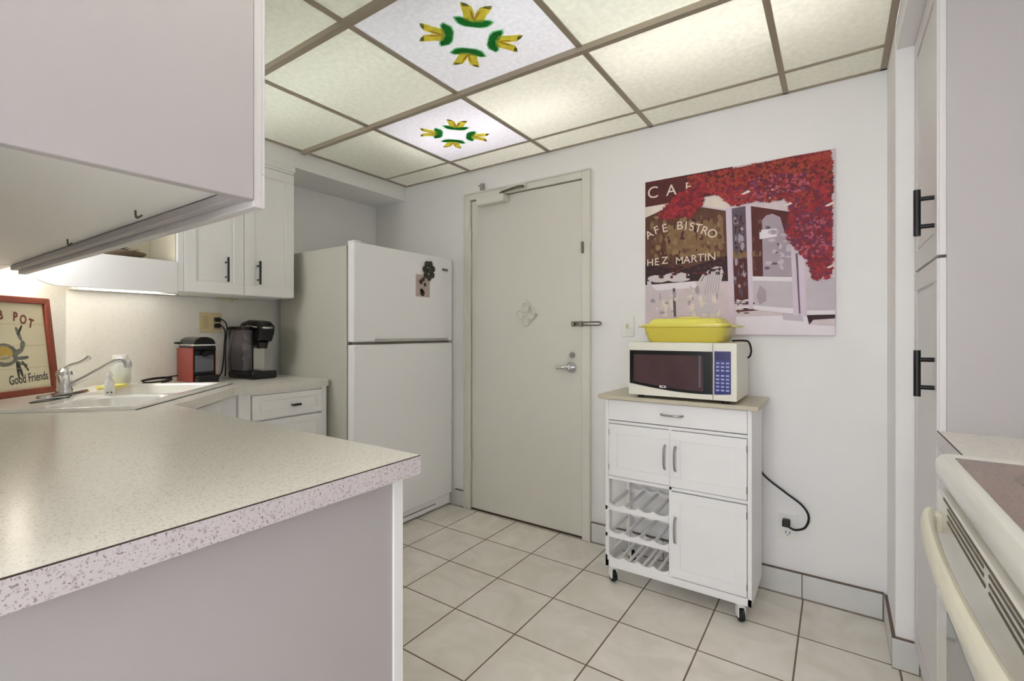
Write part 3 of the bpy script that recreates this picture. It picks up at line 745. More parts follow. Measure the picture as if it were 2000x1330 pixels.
def curve_bottom(x):   # lower edge of the dark glass sags towards the middle right
    t = (x - MX0) / (MX1 - MX0); return 0.952 - 0.030 * math.sin(PI * min(1, t * 0.74))
def dark_area(x0, x1, ztop, n=14):
    return [(x0 + (x1 - x0) * q / n, curve_bottom(x0 + (x1 - x0) * q / n)) for q in range(n + 1)] + [(x1, ztop), (x0, ztop)]
MB().prism(dark_area(MX0 + 0.006, -0.4170, 1.098), 'xz', MY0 - 0.0022, MY0).build('door_glass', M['blackp'], md, smooth=False)
wn = MB().prism([(x, max(z, 0.940) if z > 1.0 else z + 0.012) for x, z in dark_area(MX0 + 0.024, -0.452, 1.080)], 'xz', MY0 - 0.0030, MY0 - 0.0022).build('window', M['mwglass'], md, smooth=False)
k = MB(); k.box(-0.470, -0.462, MY0 - 0.0042, MY0 - 0.0030, 0.950, 1.082); k.build('window_bar', M['grey_glass'], md)
vs, fs = text_mesh('RCA', 0.015, 0.0003, 0.0004); k = MB().add([(x - 0.618, MY0 - 0.0036 - z, y + 0.942) for x, y, z in vs], fs); k.build('lettering', M['whitep'], md, smooth=False)
MB().prism(dark_area(-0.4100, -0.3475, 1.100), 'xz', MY0 - 0.0020, MY0).build('keypad', M['mwblue'], mp, smooth=False)
MB().box(-0.406, -0.352, MY0 - 0.0028, MY0 - 0.0020, 1.066, 1.094).build('display', M['mwdisp'], mp)
k = MB()
for r_ in range(8):
    for c_ in range(3):
        z = 1.052 - r_ * 0.0148 - (0.006 if r_ > 2 else 0); x = -0.397 + c_ * 0.0185
        k.box(x - 0.0062, x + 0.0062, MY0 - 0.0028, MY0 - 0.0020, z - 0.0036, z + 0.0036)
k.build('keys', M['mwkey'], mp)
k = MB().tube([(-0.390, 2.345, 1.1390), (-0.345, 2.335, 1.1405), (-0.319, 2.32, 1.134), (-0.308, 2.31, 1.10), (-0.311, 2.30, 1.075), (-0.3205, 2.298, 1.065)], 0.0040, n=8, smooth=6)
tag(k.build('power_cord', M['rubber']), 'short black cord hanging over the right side of the microwave', 'cord')

# yellow casserole on the microwave
ca = thing('casserole_dish', (-0.545, 2.205, 1.1345), 'rectangular yellow covered baking dish on top of the microwave', 'baking dish')
def loft(mb, secs, m=0, n=8):
    """rounded rectangle sections (cx, cy, hx, hy, r, z)"""
    rings = []
    for cx_, cy_, hx, hy, r, z in secs:
        ring = []
        for (sx, sy, a0) in ((1, 1, 0), (-1, 1, PI / 2), (-1, -1, PI), (1, -1, 1.5 * PI)):
            for q in range(n): a = a0 + q / (n - 1) * PI / 2; ring.append((cx_ + sx * (hx - r) + r * math.cos(a), cy_ + sy * (hy - r) + r * math.sin(a), z))
        rings.append(ring)
    N_ = len(rings[0]); vs = sum(rings, []); fs = []
    for i in range(len(rings) - 1):
        for k in range(N_): a = i * N_ + k; b_ = i * N_ + (k + 1) % N_; fs.append((a, b_, b_ + N_, a + N_))
    fs += [tuple(range(N_ - 1, -1, -1)), tuple(range((len(rings) - 1) * N_, len(rings) * N_))]
    mb.add(vs, fs, m); return mb
ccx, ccy = -0.545, 2.205
loft(MB(), [(ccx, ccy, .150, .100, .03, 1.1345), (ccx, ccy, .158, .106, .03, 1.142), (ccx, ccy, .172, .118, .034, 1.196), (ccx, ccy, .180, .124, .036, 1.200), (ccx, ccy, .180, .124, .036, 1.206)]).build('dish', M['yellow'], ca)
loft(MB(), [(ccx, ccy, .183, .127, .036, 1.2062), (ccx, ccy, .183, .127, .036, 1.212), (ccx, ccy, .160, .106, .034, 1.214), (ccx, ccy, .148, .096, .034, 1.232), (ccx, ccy, .138, .088, .03, 1.238)]).build('lid', M['yellow_lid'], ca)
for sx in (-1, 1): loft(MB(), [(ccx + sx * .196, ccy, .022, .040, .016, 1.198), (ccx + sx * .198, ccy, .026, .044, .018, 1.2058)]).build('grip', M['yellow_pale'], ca)
loft(MB(), [(ccx, ccy, .050, .016, .012, 1.238), (ccx, ccy, .046, .014, .012, 1.246)]).build('lid_knob', M['yellow_lid'], ca)

# ------------------------------------------------------------------ refrigerator
FX, FY0, FY1 = -2.160, 1.650, 2.455
fr = thing('refrigerator', (-2.52, 2.05, 0), 'white top freezer refrigerator beside the entry door', 'refrigerator')
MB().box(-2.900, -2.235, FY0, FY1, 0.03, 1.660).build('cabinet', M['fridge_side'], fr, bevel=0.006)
MB().box(-2.236, -2.225, FY0 + 0.008, FY1 - 0.008, 0.08, 1.655).build('gasket', M['gasket'], fr)
def fdoor(z0, z1, name):
    n = 10; y0, y1 = FY0 + 0.001, FY1
    pts = [(-2.225, y0), (-2.225, y1)] + [(FX - 0.012 + 0.012 * math.sin(PI * q / n) ** 0.6, y1 + (y0 - y1) * q / n) for q in range(n + 1)]
    return MB().prism(pts, 'xy', z0, z1).build(name, M['fridge'], fr, bevel=0.007, seg=3)
fz = fdoor(1.123, 1.672, 'freezer_door'); fd = fdoor(0.085, 1.108, 'fridge_door')
MB().box(-2.2, FX + 0.004, FY0 + 0.14, FY1 - 0.06, 1.124, 1.140).build('grip_recess', M['silver'], fz, bevel=0.004)
MB().box(-2.215, FX - 0.018, FY0 + 0.02, FY1 - 0.03, 1.1083, 1.1225).build('grip_shadow_strip', M['gasket'], fd)
MB().box(-2.150 - 0.012, FX + 0.003, 2.345, 2.397, 1.588, 1.602).build('badge', M['gasket'], fz, bevel=0.001)
MB().box(-2.235, -2.185, FY0 + 0.01, FY1 - 0.01, 0.012, 0.080).build('toe_grille', M['fridge'], fr, bevel=0.003)
k = MB()
for z in (0.045,): k.box(-2.186, -2.1835, FY0 + 0.05, FY1 - 0.15, z - 0.003, z + 0.003)
k.build('grille_slots', M['gasket'], fr)
MB().box(-2.23, -2.17, FY0 + 0.004, FY0 + 0.05, 1.6722, 1.682).build('hinge_cover', M['fridge'], fr, bevel=0.003)
for y in (FY0 + 0.05, FY1 - 0.05): MB().cyl((-2.24, y, 0.0), (-2.24, y, 0.03), 0.018, n=14).build('foot', M['rubber'], fr)
ph = thing('photo_magnet', (FX, 2.16, 1.40), 'small pinkish photo held on the freezer door', 'photo')
MB().box(FX + 0.0006, FX + 0.0024, 2.102, 2.222, 1.402, 1.540).build('photo_paper', mat('photo_paper', (190, 172, 168), 0.4, var=.12, scale=25), ph)
k = MB()
for (a_, b_, rr_) in ((2.145, 1.495, .016), (2.165, 1.512, .014), (2.158, 1.425, .020), (2.180, 1.480, .012), (2.150, 1.440, .014)): k.cyl((FX + .0024, a_, b_), (FX + .0030, a_, b_), rr_, n=9)
k.build('picture', mat('photo_dark_figures', (70, 50, 48), 0.5, var=.4, scale=60), ph)
k = MB()
for q in range(7):
    a_ = q * 2 * PI / 7 + .3; cy_, cz_ = 2.213 + .038 * math.cos(a_), 1.572 + .046 * math.sin(a_)
    pts = [(cy_ + .018 * math.cos(t * PI / 4) * (1.0) , cz_ + .021 * math.sin(t * PI / 4)) for t in range(8)]
    k.prism(pts, 'yz', FX + 0.001, FX + 0.010)
k.cyl((FX + 0.001, 2.213, 1.572), (FX + 0.016, 2.213, 1.572), 0.018)
tag(k.build('flower_magnet', mat('dark_olive', (62, 62, 46), .4, var=.4, scale=60), bevel=0.002), 'dark green flower shaped magnet on the freezer door', 'magnet')

# ------------------------------------------------------------------ left wall cabinet (above the counter)
def bar_handle(parent, p, axis, length, out, r=0.006, m='black'):
    """bar pull: centre p on the door face, axis of the bar, out = vector away from the door"""
    p = Vector(p); ax = Vector(axis); o = Vector(out)
    k = MB(); k.cyl(p + o - ax * length / 2, p + o + ax * length / 2, r, n=16)
    for s_ in (-1, 1): k.cyl(p + ax * s_ * length * 0.30, p + o + ax * s_ * length * 0.30, r * 0.75, n=12)
    return k.build('handle', M[m], parent)
uc = thing('wall_cabinet', (-2.80, 1.29, 1.377), 'white two door wall cabinet with black bar handles beside the refrigerator', 'cabinet')
b = MB(); b.box(-2.9705, -2.660, 0.990, 1.590, 1.377, 2.118); b.box(-2.660, -2.642, 0.990, 1.016, 1.377, 2.118); b.box(-2.660, -2.642, 1.016, 1.590, 2.103, 2.118)
b.build('carcass', M['cabinet'], uc, bevel=0.0015)
for y0, y1, hy in ((1.018, 1.3015, 1.208), (1.3045, 1.588, 1.374)):
    d = MB(); frame_panel(d, 'x', -2.640, 1, y0, y1, 1.379, 2.100, 0.0185, 0.052, 0.005)
    o = d.build('door', M['cabinet'], uc, bevel=0.0012)
    bar_handle(o, (-2.640, hy, 1.504), (0, 0, 1), 0.128, (0.030, 0, 0))
MB().box(-2.9705, -2.636, 0.990, 1.596, 2.1185, 2.1505).build('crown', M['cabinet'], uc, bevel=0.003)
# open corner shelf with curved front board
sh = thing('corner_shelf', (-2.80, 0.72, 1.37), 'open white corner shelf with a curved front board above the sink', 'shelf')
pts = []
for q in range(13):
    t = q / 12 * PI / 2; pts.append((0.463 + 0.115 * (1 - math.sin(PI / 2 - t)) , 1.368 + 0.082 * (1 - math.sin(t))))
pts = [(0.463, 1.520)] + pts + [(0.9895, 1.368), (0.9895, 1.520)]
MB().prism(pts, 'yz', -2.658, -2.640).build('front_board', M['cabinet'], sh, bevel=0.0015)
MB().prism([(-2.9705, 0.9895), (-2.6582, 0.9895), (-2.6582, 0.463), (-2.770, 0.463), (-2.9705, 0.6635)], 'xy', 1.498, 1.520).build('shelf_board', M['cabinside'], sh)
MB().prism([(-2.9705, 0.9895), (-2.9655, 0.9895), (-2.9655, 0.664), (-2.9705, 0.6585)], 'xy', 1.5205, 2.150).build('back_panel', M['cabinside'], sh)
MB().box(-2.9650, -2.6585, 0.984, 0.9892, 1.5205, 2.150).build('end_panel', M['cabinside'], sh)
pl = MB().lathe(-2.78, 0.80, [(0.045, 1.521), (0.075, 1.526), (0.100, 1.545), (0.104, 1.553), (0.09, 1.548), (0.0, 1.540)], m=0)
pt = thing('serving_bowl', (-2.78, 0.80, 1.5205), 'brown bowl of green leaves on the open corner shelf', 'bowl')
pl.build('bowl', M['plate'], pt)
k = MB()
for q in range(26):
    a_ = random.uniform(0, 6.28); r_ = random.uniform(0, .07); x, y = -2.78 + r_ * math.cos(a_), 0.80 + r_ * math.sin(a_); z = 1.552 + random.uniform(0, .018)
    u_ = Vector((math.cos(a_ * 2), math.sin(a_ * 2), .3)) * .024; w_ = Vector((-math.sin(a_ * 2), math.cos(a_ * 2), .1)) * .010
    p_ = Vector((x, y, z)); k.add([p_ - u_, p_ + w_, p_ + u_, p_ - w_, p_ + Vector((0, 0, -.004))], [(0, 1, 2), (0, 2, 3), (0, 1, 4), (1, 2, 4), (2, 3, 4), (3, 0, 4)])
k.build('leaves', M['leafg'], pt, smooth=False)
# lamp under the shelf
ul = thing('under_cabinet_lamp', (-2.915, 0.86, 1.385), 'slim white fluorescent lamp under the corner shelf', 'lamp')
MB().box(-2.9635, -2.905, 0.662, 1.085, 1.376, 1.402).build('housing', M['whitep'], ul, bevel=0.003)
MB().cyl((-2.892, 0.680, 1.386), (-2.892, 1.068, 1.386), 0.010, n=14).build('tube', emit_mat('small_tube', (255, 252, 245), 3.5), ul)
for y in (0.672, 1.077): MB().box(-2.905, -2.880, y - 0.008, y + 0.008, 1.374, 1.400).build('socket', M['whitep'], ul)
dv = Vector((0.7071, -0.7071, 0)); nv = Vector((0.7071, 0.7071, 0))
for zl, m_, lab in ((1.468, 'sinktube', 'white fluorescent lamp on the angled wall above the sink, lower of the two'), (1.640, 'sinktube_fill', 'unseen fill lamp added on the angled wall above the sink, upper of the two')):  # the upper lamp is an added, hidden fill for the room
    sl = thing('sink_lamp', (-2.72, 0.42, zl - .03), lab, 'lamp', 'lamps on the angled wall')
    c0 = Vector((-2.6855, 0.3665, zl)) + nv * 0.03
    a_ = c0 - dv * (0.20 if zl < 1.5 else -0.02); b_ = c0 + dv * (0.20 if zl < 1.5 else 0.28)
    MB().tube([a_ - nv * .004, b_ - nv * .004], 0.025, n=12, smooth=0).build('housing', M['whitep'], sl)
    MB().cyl(tuple(a_ + nv * 0.042 + dv * .02), tuple(b_ + nv * 0.042 - dv * .02), 0.013, n=14).build('tube', M[m_], sl)
MB().prism([(-2.6582, 0.463), (-2.6582, 0.473), (-2.766, 0.473), (-2.960, 0.667), (-2.968, 0.664), (-2.770, 0.463)], 'xy', 1.5205, 2.150).build('side_panel', M['cabinside'], sh)  # unseen partition added to block the upper lamp from the shelf interior

# ------------------------------------------------------------------ hanging cabinet above the peninsula
hc = thing('hanging_cabinet', (-1.55, 0.25, 1.385), 'big plain white wall cabinet hanging over the peninsula, seen from its end', 'cabinet')
b = MB()
b.box(-0.778, -0.760, 0.084, 0.390, 1.386, 2.245)
b.box(-2.318, -0.778, 0.084, 0.098, 1.386, 2.245); b.box(-2.318, -0.778, 0.098, 0.388, 2.230, 2.245)
b.box(-2.318, -0.778, 0.372, 0.390, 1.388, 1.4038); b.box(-2.318, -2.300, 0.098, 0.390, 1.404, 2.245)
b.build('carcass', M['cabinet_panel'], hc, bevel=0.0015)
k = MB(); k.prism([(-2.3185, 0.084), (-2.3185, 0.390), (-2.700, 0.390), (-2.400, 0.090)], 'xy', 1.412, 1.428)
k.build('corner_bottom', M['cabinet'], hc)
xs = [(-1.108, -0.762, -1.070), (-1.712, -1.114, -1.16), (-2.316, -1.716, -2.27)]
for x0, x1, hx in xs:
    d = MB(); frame_panel(d, 'y', 0.409, 1, x0, x1, 1.376, 2.240, 0.0185, 0.055, 0.005)
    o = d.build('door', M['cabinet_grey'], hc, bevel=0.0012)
    bar_handle(o, (hx - (0.045 if hx == -1.16 else 0), 0.409, 1.46), (0, 0, 1), 0.128, (0, 0.030, 0))
MB().box(-2.2995, -0.7785, 0.0985, 0.3715, 1.404, 1.420).build('bottom_panel', M['cabinet'], hc)
for x, y in ((-1.546, 0.345), (-1.077, 0.335)):
    MB().tube([(x, y, 1.404), (x, y, 1.396), (x + .008, y, 1.389), (x + .018, y + .004, 1.393)], 0.0018, n=6, smooth=4).build('hook', M['brass'], hc)

# ------------------------------------------------------------------ counters
CT0, CT1 = 0.876, 0.914
outer = [(-0.738, 0.086), (-0.738, 0.730), (-1.980, 0.730), (-2.374, 1.124), (-2.374, 1.634), (-2.9665, 1.634), (-2.9665, 0.6520), (-2.4005, 0.086)]
S0 = Vector((-2.454, 0.7015, 0)); SX = Vector((-0.7071, 0.7071, 0)); SY = Vector((-0.7071, -0.7071, 0))
def SL(u, v): p = S0 + SX * u + SY * v; return (p.x, p.y)
hole = [SL(u, v) for u, v in ((-.395, -.265), (.395, -.265), (.395, .265), (-.395, .265))]
def slab_with_hole(outer, hole, z0, z1):
    bm = bmesh.new(); allf = []
    for z in (z1, z0):
        vo = [bm.verts.new((x, y, z)) for x, y in outer]; vh = [bm.verts.new((x, y, z)) for x, y in hole]
        ed = [bm.edges.new((vo[i], vo[(i + 1) % len(vo)])) for i in range(len(vo))] + [bm.edges.new((vh[i], vh[(i + 1) % len(vh)])) for i in range(len(vh))]
        bmesh.ops.triangle_fill(bm, edges=ed, use_beauty=True, use_dissolve=False)
        allf.append((vo, vh))
    for k in (0, 1):
        a, b_ = allf[0][k], allf[1][k]
        for i in range(len(a)): bm.faces.new((a[i], a[(i + 1) % len(a)], b_[(i + 1) % len(a)], b_[i]))
    bm.verts.index_update()
    mb = MB(); mb.add([tuple(v.co) for v in bm.verts], [tuple(v.index for v in f.verts) for f in bm.faces]); bm.free(); return mb
ct = thing('countertop', (-1.6, 0.6, CT0), 'beige speckled laminate countertop running over the peninsula and along the left wall', 'countertop')
slab_with_hole(outer, hole, CT0, CT1).build('slab', M['laminate'], ct, smooth=False)
def edge_strip(pts, z0, z1, th, m, name, parent, lab=None):
    """thin strip along the outside of an open polyline (outside is to the right of travel)"""
    k = MB()
    for (x0, y0), (x1, y1) in zip(pts[:-1], pts[1:]):
        d = Vector((x1 - x0, y1 - y0, 0)).normalized(); n_ = Vector((d.y, -d.x, 0)) * th; e = d * (th * 0.0)
        a = Vector((x0, y0, 0)); b_ = Vector((x1, y1, 0))
        vs = []
        for z in (z0, z1):
            for p in (a - e, b_ + e, b_ + n_ + e, a + n_ - e): vs.append((p.x, p.y, z))
        k.add(vs, [(0, 1, 2, 3), (7, 6, 5, 4), (0, 4, 5, 1), (1, 5, 6, 2), (2, 6, 7, 3), (3, 7, 4, 0)])
    o = k.build(name, m, parent, smooth=False)
    if lab: o['label'] = lab
    return o
edge_strip([(-0.738, 0.730), (-0.738, 0.086)][::-1], CT0 - 0.0015, CT1 - 0.0015, 0.0025, M['laminate_edge'], 'edge_band', ct, 'speckled pinkish edge band of the peninsula')
edge_strip([(-0.738, 0.730), (-0.738, 0.086)][::-1], CT1 - 0.0015, CT1 + 0.0002, 0.0022, M['seam'], 'edge_seam', ct)
edge_strip([(-0.738, 0.730), (-1.980, 0.730), (-2.374, 1.124), (-2.374, 1.634)], CT0 - 0.001, CT1 - 0.0005, 0.0022, M['laminate'], 'edge_band', ct)
# backsplash
k = MB(); k.box(-2.9708, -2.9640, 0.6545, 1.648, 0.915, 1.374); 
o = k.build('trim_6', M['splash'], smooth=False); structure(o, 'pale textured backsplash on the left wall')
k = MB(); k.prism([(-2.9705, 0.6525), (-2.4005, 0.0825), (-2.3955, 0.0875), (-2.9640, 0.6560)], 'xy', 0.915, 1.388)
structure(k.build('trim_7', M['splash'], smooth=False), 'backsplash on the angled wall behind the sink')

# base cabinets
bc = thing('drawer_cabinet', (-2.67, 1.42, 0), 'white base cabinet with drawers next to the refrigerator', 'cabinet')
b = MB(); b.box(-2.960, -2.402, 1.150, 1.630, 0.10, 0.8755); b.box(-2.900, -2.450, 1.150, 1.630, 0.0, 0.10)
b.box(-2.402, -2.385, 1.600, 1.630, 0.10, 0.8755); b.box(-2.402, -2.385, 1.150, 1.208, 0.10, 0.8755); b.box(-2.402, -2.385, 1.208, 1.600, 0.862, 0.8755)
b.build('carcass', M['cabinet'], bc, bevel=0.0015)
for z0, z1 in ((0.738, 0.860), (0.560, 0.728), (0.370, 0.550), (0.120, 0.360)):
    d = MB(); frame_panel(d, 'x', -2.380, 1, 1.214, 1.597, z0, z1, 0.0215, 0.030, 0.004)
    o = d.build('drawer', M['cabinet'], bc, bevel=0.0012)
    zc = (z0 + z1) / 2 - 0.004
    k = MB(); k.cyl((-2.356, 1.412, zc), (-2.356, 1.458, zc), 0.006, n=12)
    for y in (1.420, 1.450): k.cyl((-2.3835, y, zc), (-2.356, y, zc), 0.004, n=8)
    k.build('handle', M['black'], o)
# diagonal sink base
sb = thing('sink_cabinet', (-2.45, 0.75, 0), 'white angled base cabinet under the corner sink', 'cabinet')
k = MB(); k.prism([(-2.020, 0.690), (-2.400, 1.070), (-2.400, 1.148), (-2.960, 1.148), (-2.960, 0.670), (-2.420, 0.130), (-2.020, 0.130)], 'xy', 0.10, 0.70)
k.prism([(-2.020, 0.690), (-2.400, 1.070), (-2.400, 1.148), (-2.440, 1.148), (-2.440, 1.090), (-2.040, 0.690)], 'xy', 0.70, 0.8755)
k.prism([(-2.060, 0.66), (-2.430, 1.03), (-2.43, 1.12), (-2.90, 1.12), (-2.90, 0.70), (-2.40, 0.20), (-2.06, 0.20)], 'xy', 0.0, 0.10)
k.build('carcass', M['cabinet'], sb)
# fronts built along the 45 degree face
Rm = Matrix.Rotation(math.radians(135), 4, 'Z')
def diag_front(z0, z1, name):
    k = MB(); frame_panel(k, 'y', -0.020, -1, -0.245, 0.245, z0, z1, 0.0195, 0.045, 0.004)
    k.xf(Matrix.Translation((-2.210, 0.880, 0)) @ Rm)
    return k.build(name, M['cabinet'], sb, bevel=0.0012)
diag_front(0.735, 0.858, 'false_drawer'); diag_front(0.125, 0.722, 'door')
# peninsula base
pb = thing('peninsula_cabinet', (-1.4, 0.4, 0), 'plain white peninsula base with a flat end panel', 'cabinet')
k = MB(); k.box(-2.015, -0.780, 0.090, 0.680, 0.10, 0.8755); k.box(-2.015, -0.80, 0.13, 0.620, 0.0, 0.10)
k.build('carcass', M['cabinet'], pb, bevel=0.001)
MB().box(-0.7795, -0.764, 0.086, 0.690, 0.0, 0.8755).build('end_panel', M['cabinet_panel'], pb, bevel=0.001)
MB().box(-0.7640, -0.7585, 0.676, 0.702, 0.0, 0.8745).build('corner_stile', M['cabinet'], pb, bevel=0.0015)
for x0, x1 in ((-1.385, -0.790), (-1.985, -1.390)):
    d = MB(); frame_panel(d, 'y', 0.700, 1, x0, x1, 0.125, 0.865, 0.0195, 0.055, 0.005)
    o = d.build('door', M['cabinet'], pb, bevel=0.0012)
    bar_handle(o, ((x0 + 0.04 if x0 < -1.5 else x1 - 0.04) if False else x0 + 0.04, 0.700, 0.76), (0, 0, 1), 0.128, (0, 0.030, 0))

# ------------------------------------------------------------------ sink (local frame: x along the front, y to the wall)
sk = thing('sink', (S0.x, S0.y, CT1), 'white double bowl drop in sink set diagonally in the corner', 'sink', rotz=math.radians(135))
def bowl(x0, x1, y0, y1, zt, zb, r=0.045, t=0.006):
    cx_, cy_, hx, hy = (x0 + x1) / 2, (y0 + y1) / 2, (x1 - x0) / 2, (y1 - y0) / 2
    mb = MB(); n = 7; rings = []
    def ring(hx, hy, r, z):
        o = []
        for (sx, sy, a0) in ((1, 1, 0), (-1, 1, PI / 2), (-1, -1, PI), (1, -1, 1.5 * PI)):
            for q in range(n): a = a0 + q / (n - 1) * PI / 2; o.append((cx_ + sx * (hx - r) + r * math.cos(a), cy_ + sy * (hy - r) + r * math.sin(a), z))
        return o
    rings = [ring(hx, hy, r, zt), ring(hx - .006, hy - .006, r, zt - .008), ring(hx - .014, hy - .014, r, zb + .03), ring(hx - .03, hy - .03, r, zb + .006), ring(hx - .06, hy - .06, r * .8, zb),
             ring(hx - .06, hy - .06, r * .8, zb - t), ring(hx - .008, hy - .008, r, zb + .02), ring(hx, hy, r, zt - .012)]
    N_ = len(rings[0]); vs = sum(rings, []); fs = []
    for i in range(7):
        for k in range(N_): a = i * N_ + k; b_ = i * N_ + (k + 1) % N_; fs.append((a, b_, b_ + N_, a + N_))
    fs.append(tuple(4 * N_ + k for k in range(N_))); fs.append(tuple(5 * N_ + k for k in range(N_))[::-1])
    for k in range(N_): fs.append((7 * N_ + k, 7 * N_ + (k + 1) % N_, (k + 1) % N_, k))
    # top face at ring 4 closes inside; ring 5 closes the outside
    mb.add(vs, fs); return mb
B1 = (-.385, -.085, -.245, .020); B2 = (-.050, .385, -.245, .135)
def deck():
    """rim with two rounded openings"""
    bm = bmesh.new()
    def rr(x0, x1, y0, y1, r, z, n=7):
        o = []
        for (cx_, cy_, a0) in ((x1 - r, y1 - r, 0), (x0 + r, y1 - r, PI / 2), (x0 + r, y0 + r, PI), (x1 - r, y0 + r, 1.5 * PI)):
            for q in range(n): a = a0 + q / (n - 1) * PI / 2; o.append((cx_ + r * math.cos(a), cy_ + r * math.sin(a), z))
        return o
    lv = []
    for z in (0.012, 0.0003):
        e = 0.0 if z > .01 else 0.006
        L_ = [rr(-.412 - e, .412 + e, -.281 - e, .281 + e, .05, z), rr(*B1, .045, z), rr(*B2, .045, z)]
        V_ = [[bm.verts.new(p) for p in l] for l in L_]; ed = []
        for v in V_: ed += [bm.edges.new((v[i], v[(i + 1) % len(v)])) for i in range(len(v))]
        bmesh.ops.triangle_fill(bm, edges=ed, use_beauty=True, use_dissolve=False); lv.append(V_)
    for a, b_ in zip(*lv):
        for i in range(len(a)): bm.faces.new((a[i], a[(i + 1) % len(a)], b_[(i + 1) % len(a)], b_[i]))
    bm.verts.index_update(); mb = MB(); mb.add([tuple(v.co) for v in bm.verts], [tuple(v.index for v in f.verts) for f in bm.faces]); bm.free(); return mb
deck().build('rim', M['porcelain'], sk, bevel=0.003, local=True)
bowl(*B1, 0.010, -0.165).build('bowl', M['porcelain'], sk, local=True)
bowl(*B2, 0.010, -0.165).build('bowl', M['porcelain'], sk, local=True)
MB().box(-.4185, .4185, -.2875, -.2868, 0.0002, 0.003).build('front_caulk_line', M['seam'], sk, local=True)
for x in (-.235, .165): MB().cyl((x, -.085, -.1645), (x, -.055, -.161), 0.042, n=24).build('drain', M['chrome'], sk, local=True)

# faucet (single lever)
fp = Vector((-2.553, 0.560, 0.9265))
fa = thing('faucet', tuple(fp), 'chrome single lever faucet with a long raised spout behind the sink', 'faucet')
fw = Vector((0.7071, 0.7071, 0))
k = MB(); loft(k, [(0, 0, .120, .026, .024, 0.0), (0, 0, .118, .024, .023, 0.010)]); k.xf(Matrix.Translation(fp) @ Rm)
k.build('base_plate', M['chrome'], fa)
k = MB(); k.lathe(fp.x, fp.y, [(0.027, fp.z + .010), (0.027, fp.z + .020), (0.023, fp.z + .030), (0.023, fp.z + .075), (0.026, fp.z + .080), (0.024, fp.z + .095), (0.012, fp.z + .106)], n=28)
k.build('body', M['chrome'], fa)
p = lambda d, z, s_=0.0: tuple(fp + fw * d + Vector((0.7071, -0.7071, 0)) * -s_ + Vector((0, 0, z)))
MB().tube([p(.018, .040), p(.06, .060), p(.12, .098), p(.175, .132), p(.205, .140), p(.222, .128), p(.224, .108)], 0.010, n=14, smooth=6, rs=[.011, .010, .0095, .0095, .011, .013, .013]).build('spout', M['chrome'], fa)
MB().tube([p(.0, .100), p(.02, .118), p(.05, .128), p(.075, .140), p(.088, .150)], 0.006, n=12, smooth=6, rs=[.008, .006, .0055, .008, .010]).build('lever', M['chrome'], fa)
# cord lying in a loop on the deck behind the left bowl
k = MB(); pts = []
for q in range(20):
    a_ = q * 2 * PI / 16; pts.append((0.085 * math.cos(a_), 0.030 * math.sin(a_) + .006 * math.sin(a_ * .5), 0.0155 + .0006 * q))
k.tube(pts, 0.0020, n=6, smooth=2); cp = S0 + SX * -0.235 + SY * 0.075
o = k.build('cord_loop', M['rubber'], local=True); o.location = (cp.x, cp.y, CT1); o.rotation_euler = (0, 0, math.radians(135))
tag(o, 'thin black cord lying in a loop on the sink deck left of the faucet', 'cord')
# white squeeze bottle on the divider
def bottle_at(u, v): p_ = S0 + SX * u + SY * v; return p_
bp_ = bottle_at(-.0675, -0.01)
sb_ = thing('soap_bottle', (bp_.x, bp_.y, CT1 + 0.0122), 'small white bottle with two dark dots standing between the sink bowls', 'bottle')
z0 = CT1 + 0.0125
MB().lathe(bp_.x, bp_.y, [(0.016, z0), (0.0175, z0 + .004), (0.018, z0 + .030), (0.014, z0 + .055), (0.008, z0 + .066), (0.008, z0 + .072)], n=24).build('body', M['whitep'], sb_)
MB().lathe(bp_.x, bp_.y, [(0.010, z0 + .0722), (0.010, z0 + .082), (0.005, z0 + .090)], n=20).build('cap', M['whitep'], sb_)
k = MB(); vd = Vector((-bp_.x, -bp_.y, 0)).normalized(); sd = Vector((-vd.y, vd.x, 0))
for s_ in (-1, 1):
    q_ = Vector((bp_.x, bp_.y, z0 + .012)) + (vd + sd * 0.35 * s_).normalized() * 0.0168; k.cyl(q_, q_ + (vd + sd * .35 * s_).normalized() * .0022, 0.0030, n=12)
k.build('dots', M['rubber'], sb_)
# glass jar with white lid, sponge under
jp = Vector((-2.760, 0.800, 0)); zj = 0.9268
sp = MB(); sp.box(-.055, .055, -.035, .035, 0, .014); o = sp.build('sponge', M['sponge'], local=True, bevel=0.004)
o.location = (-2.690, 0.752, zj); o.rotation_euler = (0, 0, math.radians(135)); tag(o, 'yellow sponge lying in front of the glass jar', 'sponge')
jr = thing('glass_jar', (jp.x, jp.y, zj), 'clear glass jar with a white lid on the sink deck', 'jar')
MB().lathe(jp.x, jp.y, [(0.036, zj), (0.041, zj + .004), (0.042, zj + .085), (0.030, zj + .104), (0.026, zj + .112), (0.026, zj + .120), (0.023, zj + .120), (0.023, zj + .112), (0.027, zj + .102), (0.038, zj + .084), (0.038, zj + .008), (0.0, zj + .006)], n=32).build('jar', M['glass'], jr)
MB().lathe(jp.x, jp.y, [(0.0365, zj + .009), (0.037, zj + .045), (0.030, zj + .052), (0.0, zj + .050)], n=24).build('contents', M['water'], jr)
MB().lathe(jp.x, jp.y, [(0.028, zj + .1202), (0.029, zj + .124), (0.029, zj + .142), (0.027, zj + .145)], n=28).build('lid', M['whitep'], jr)

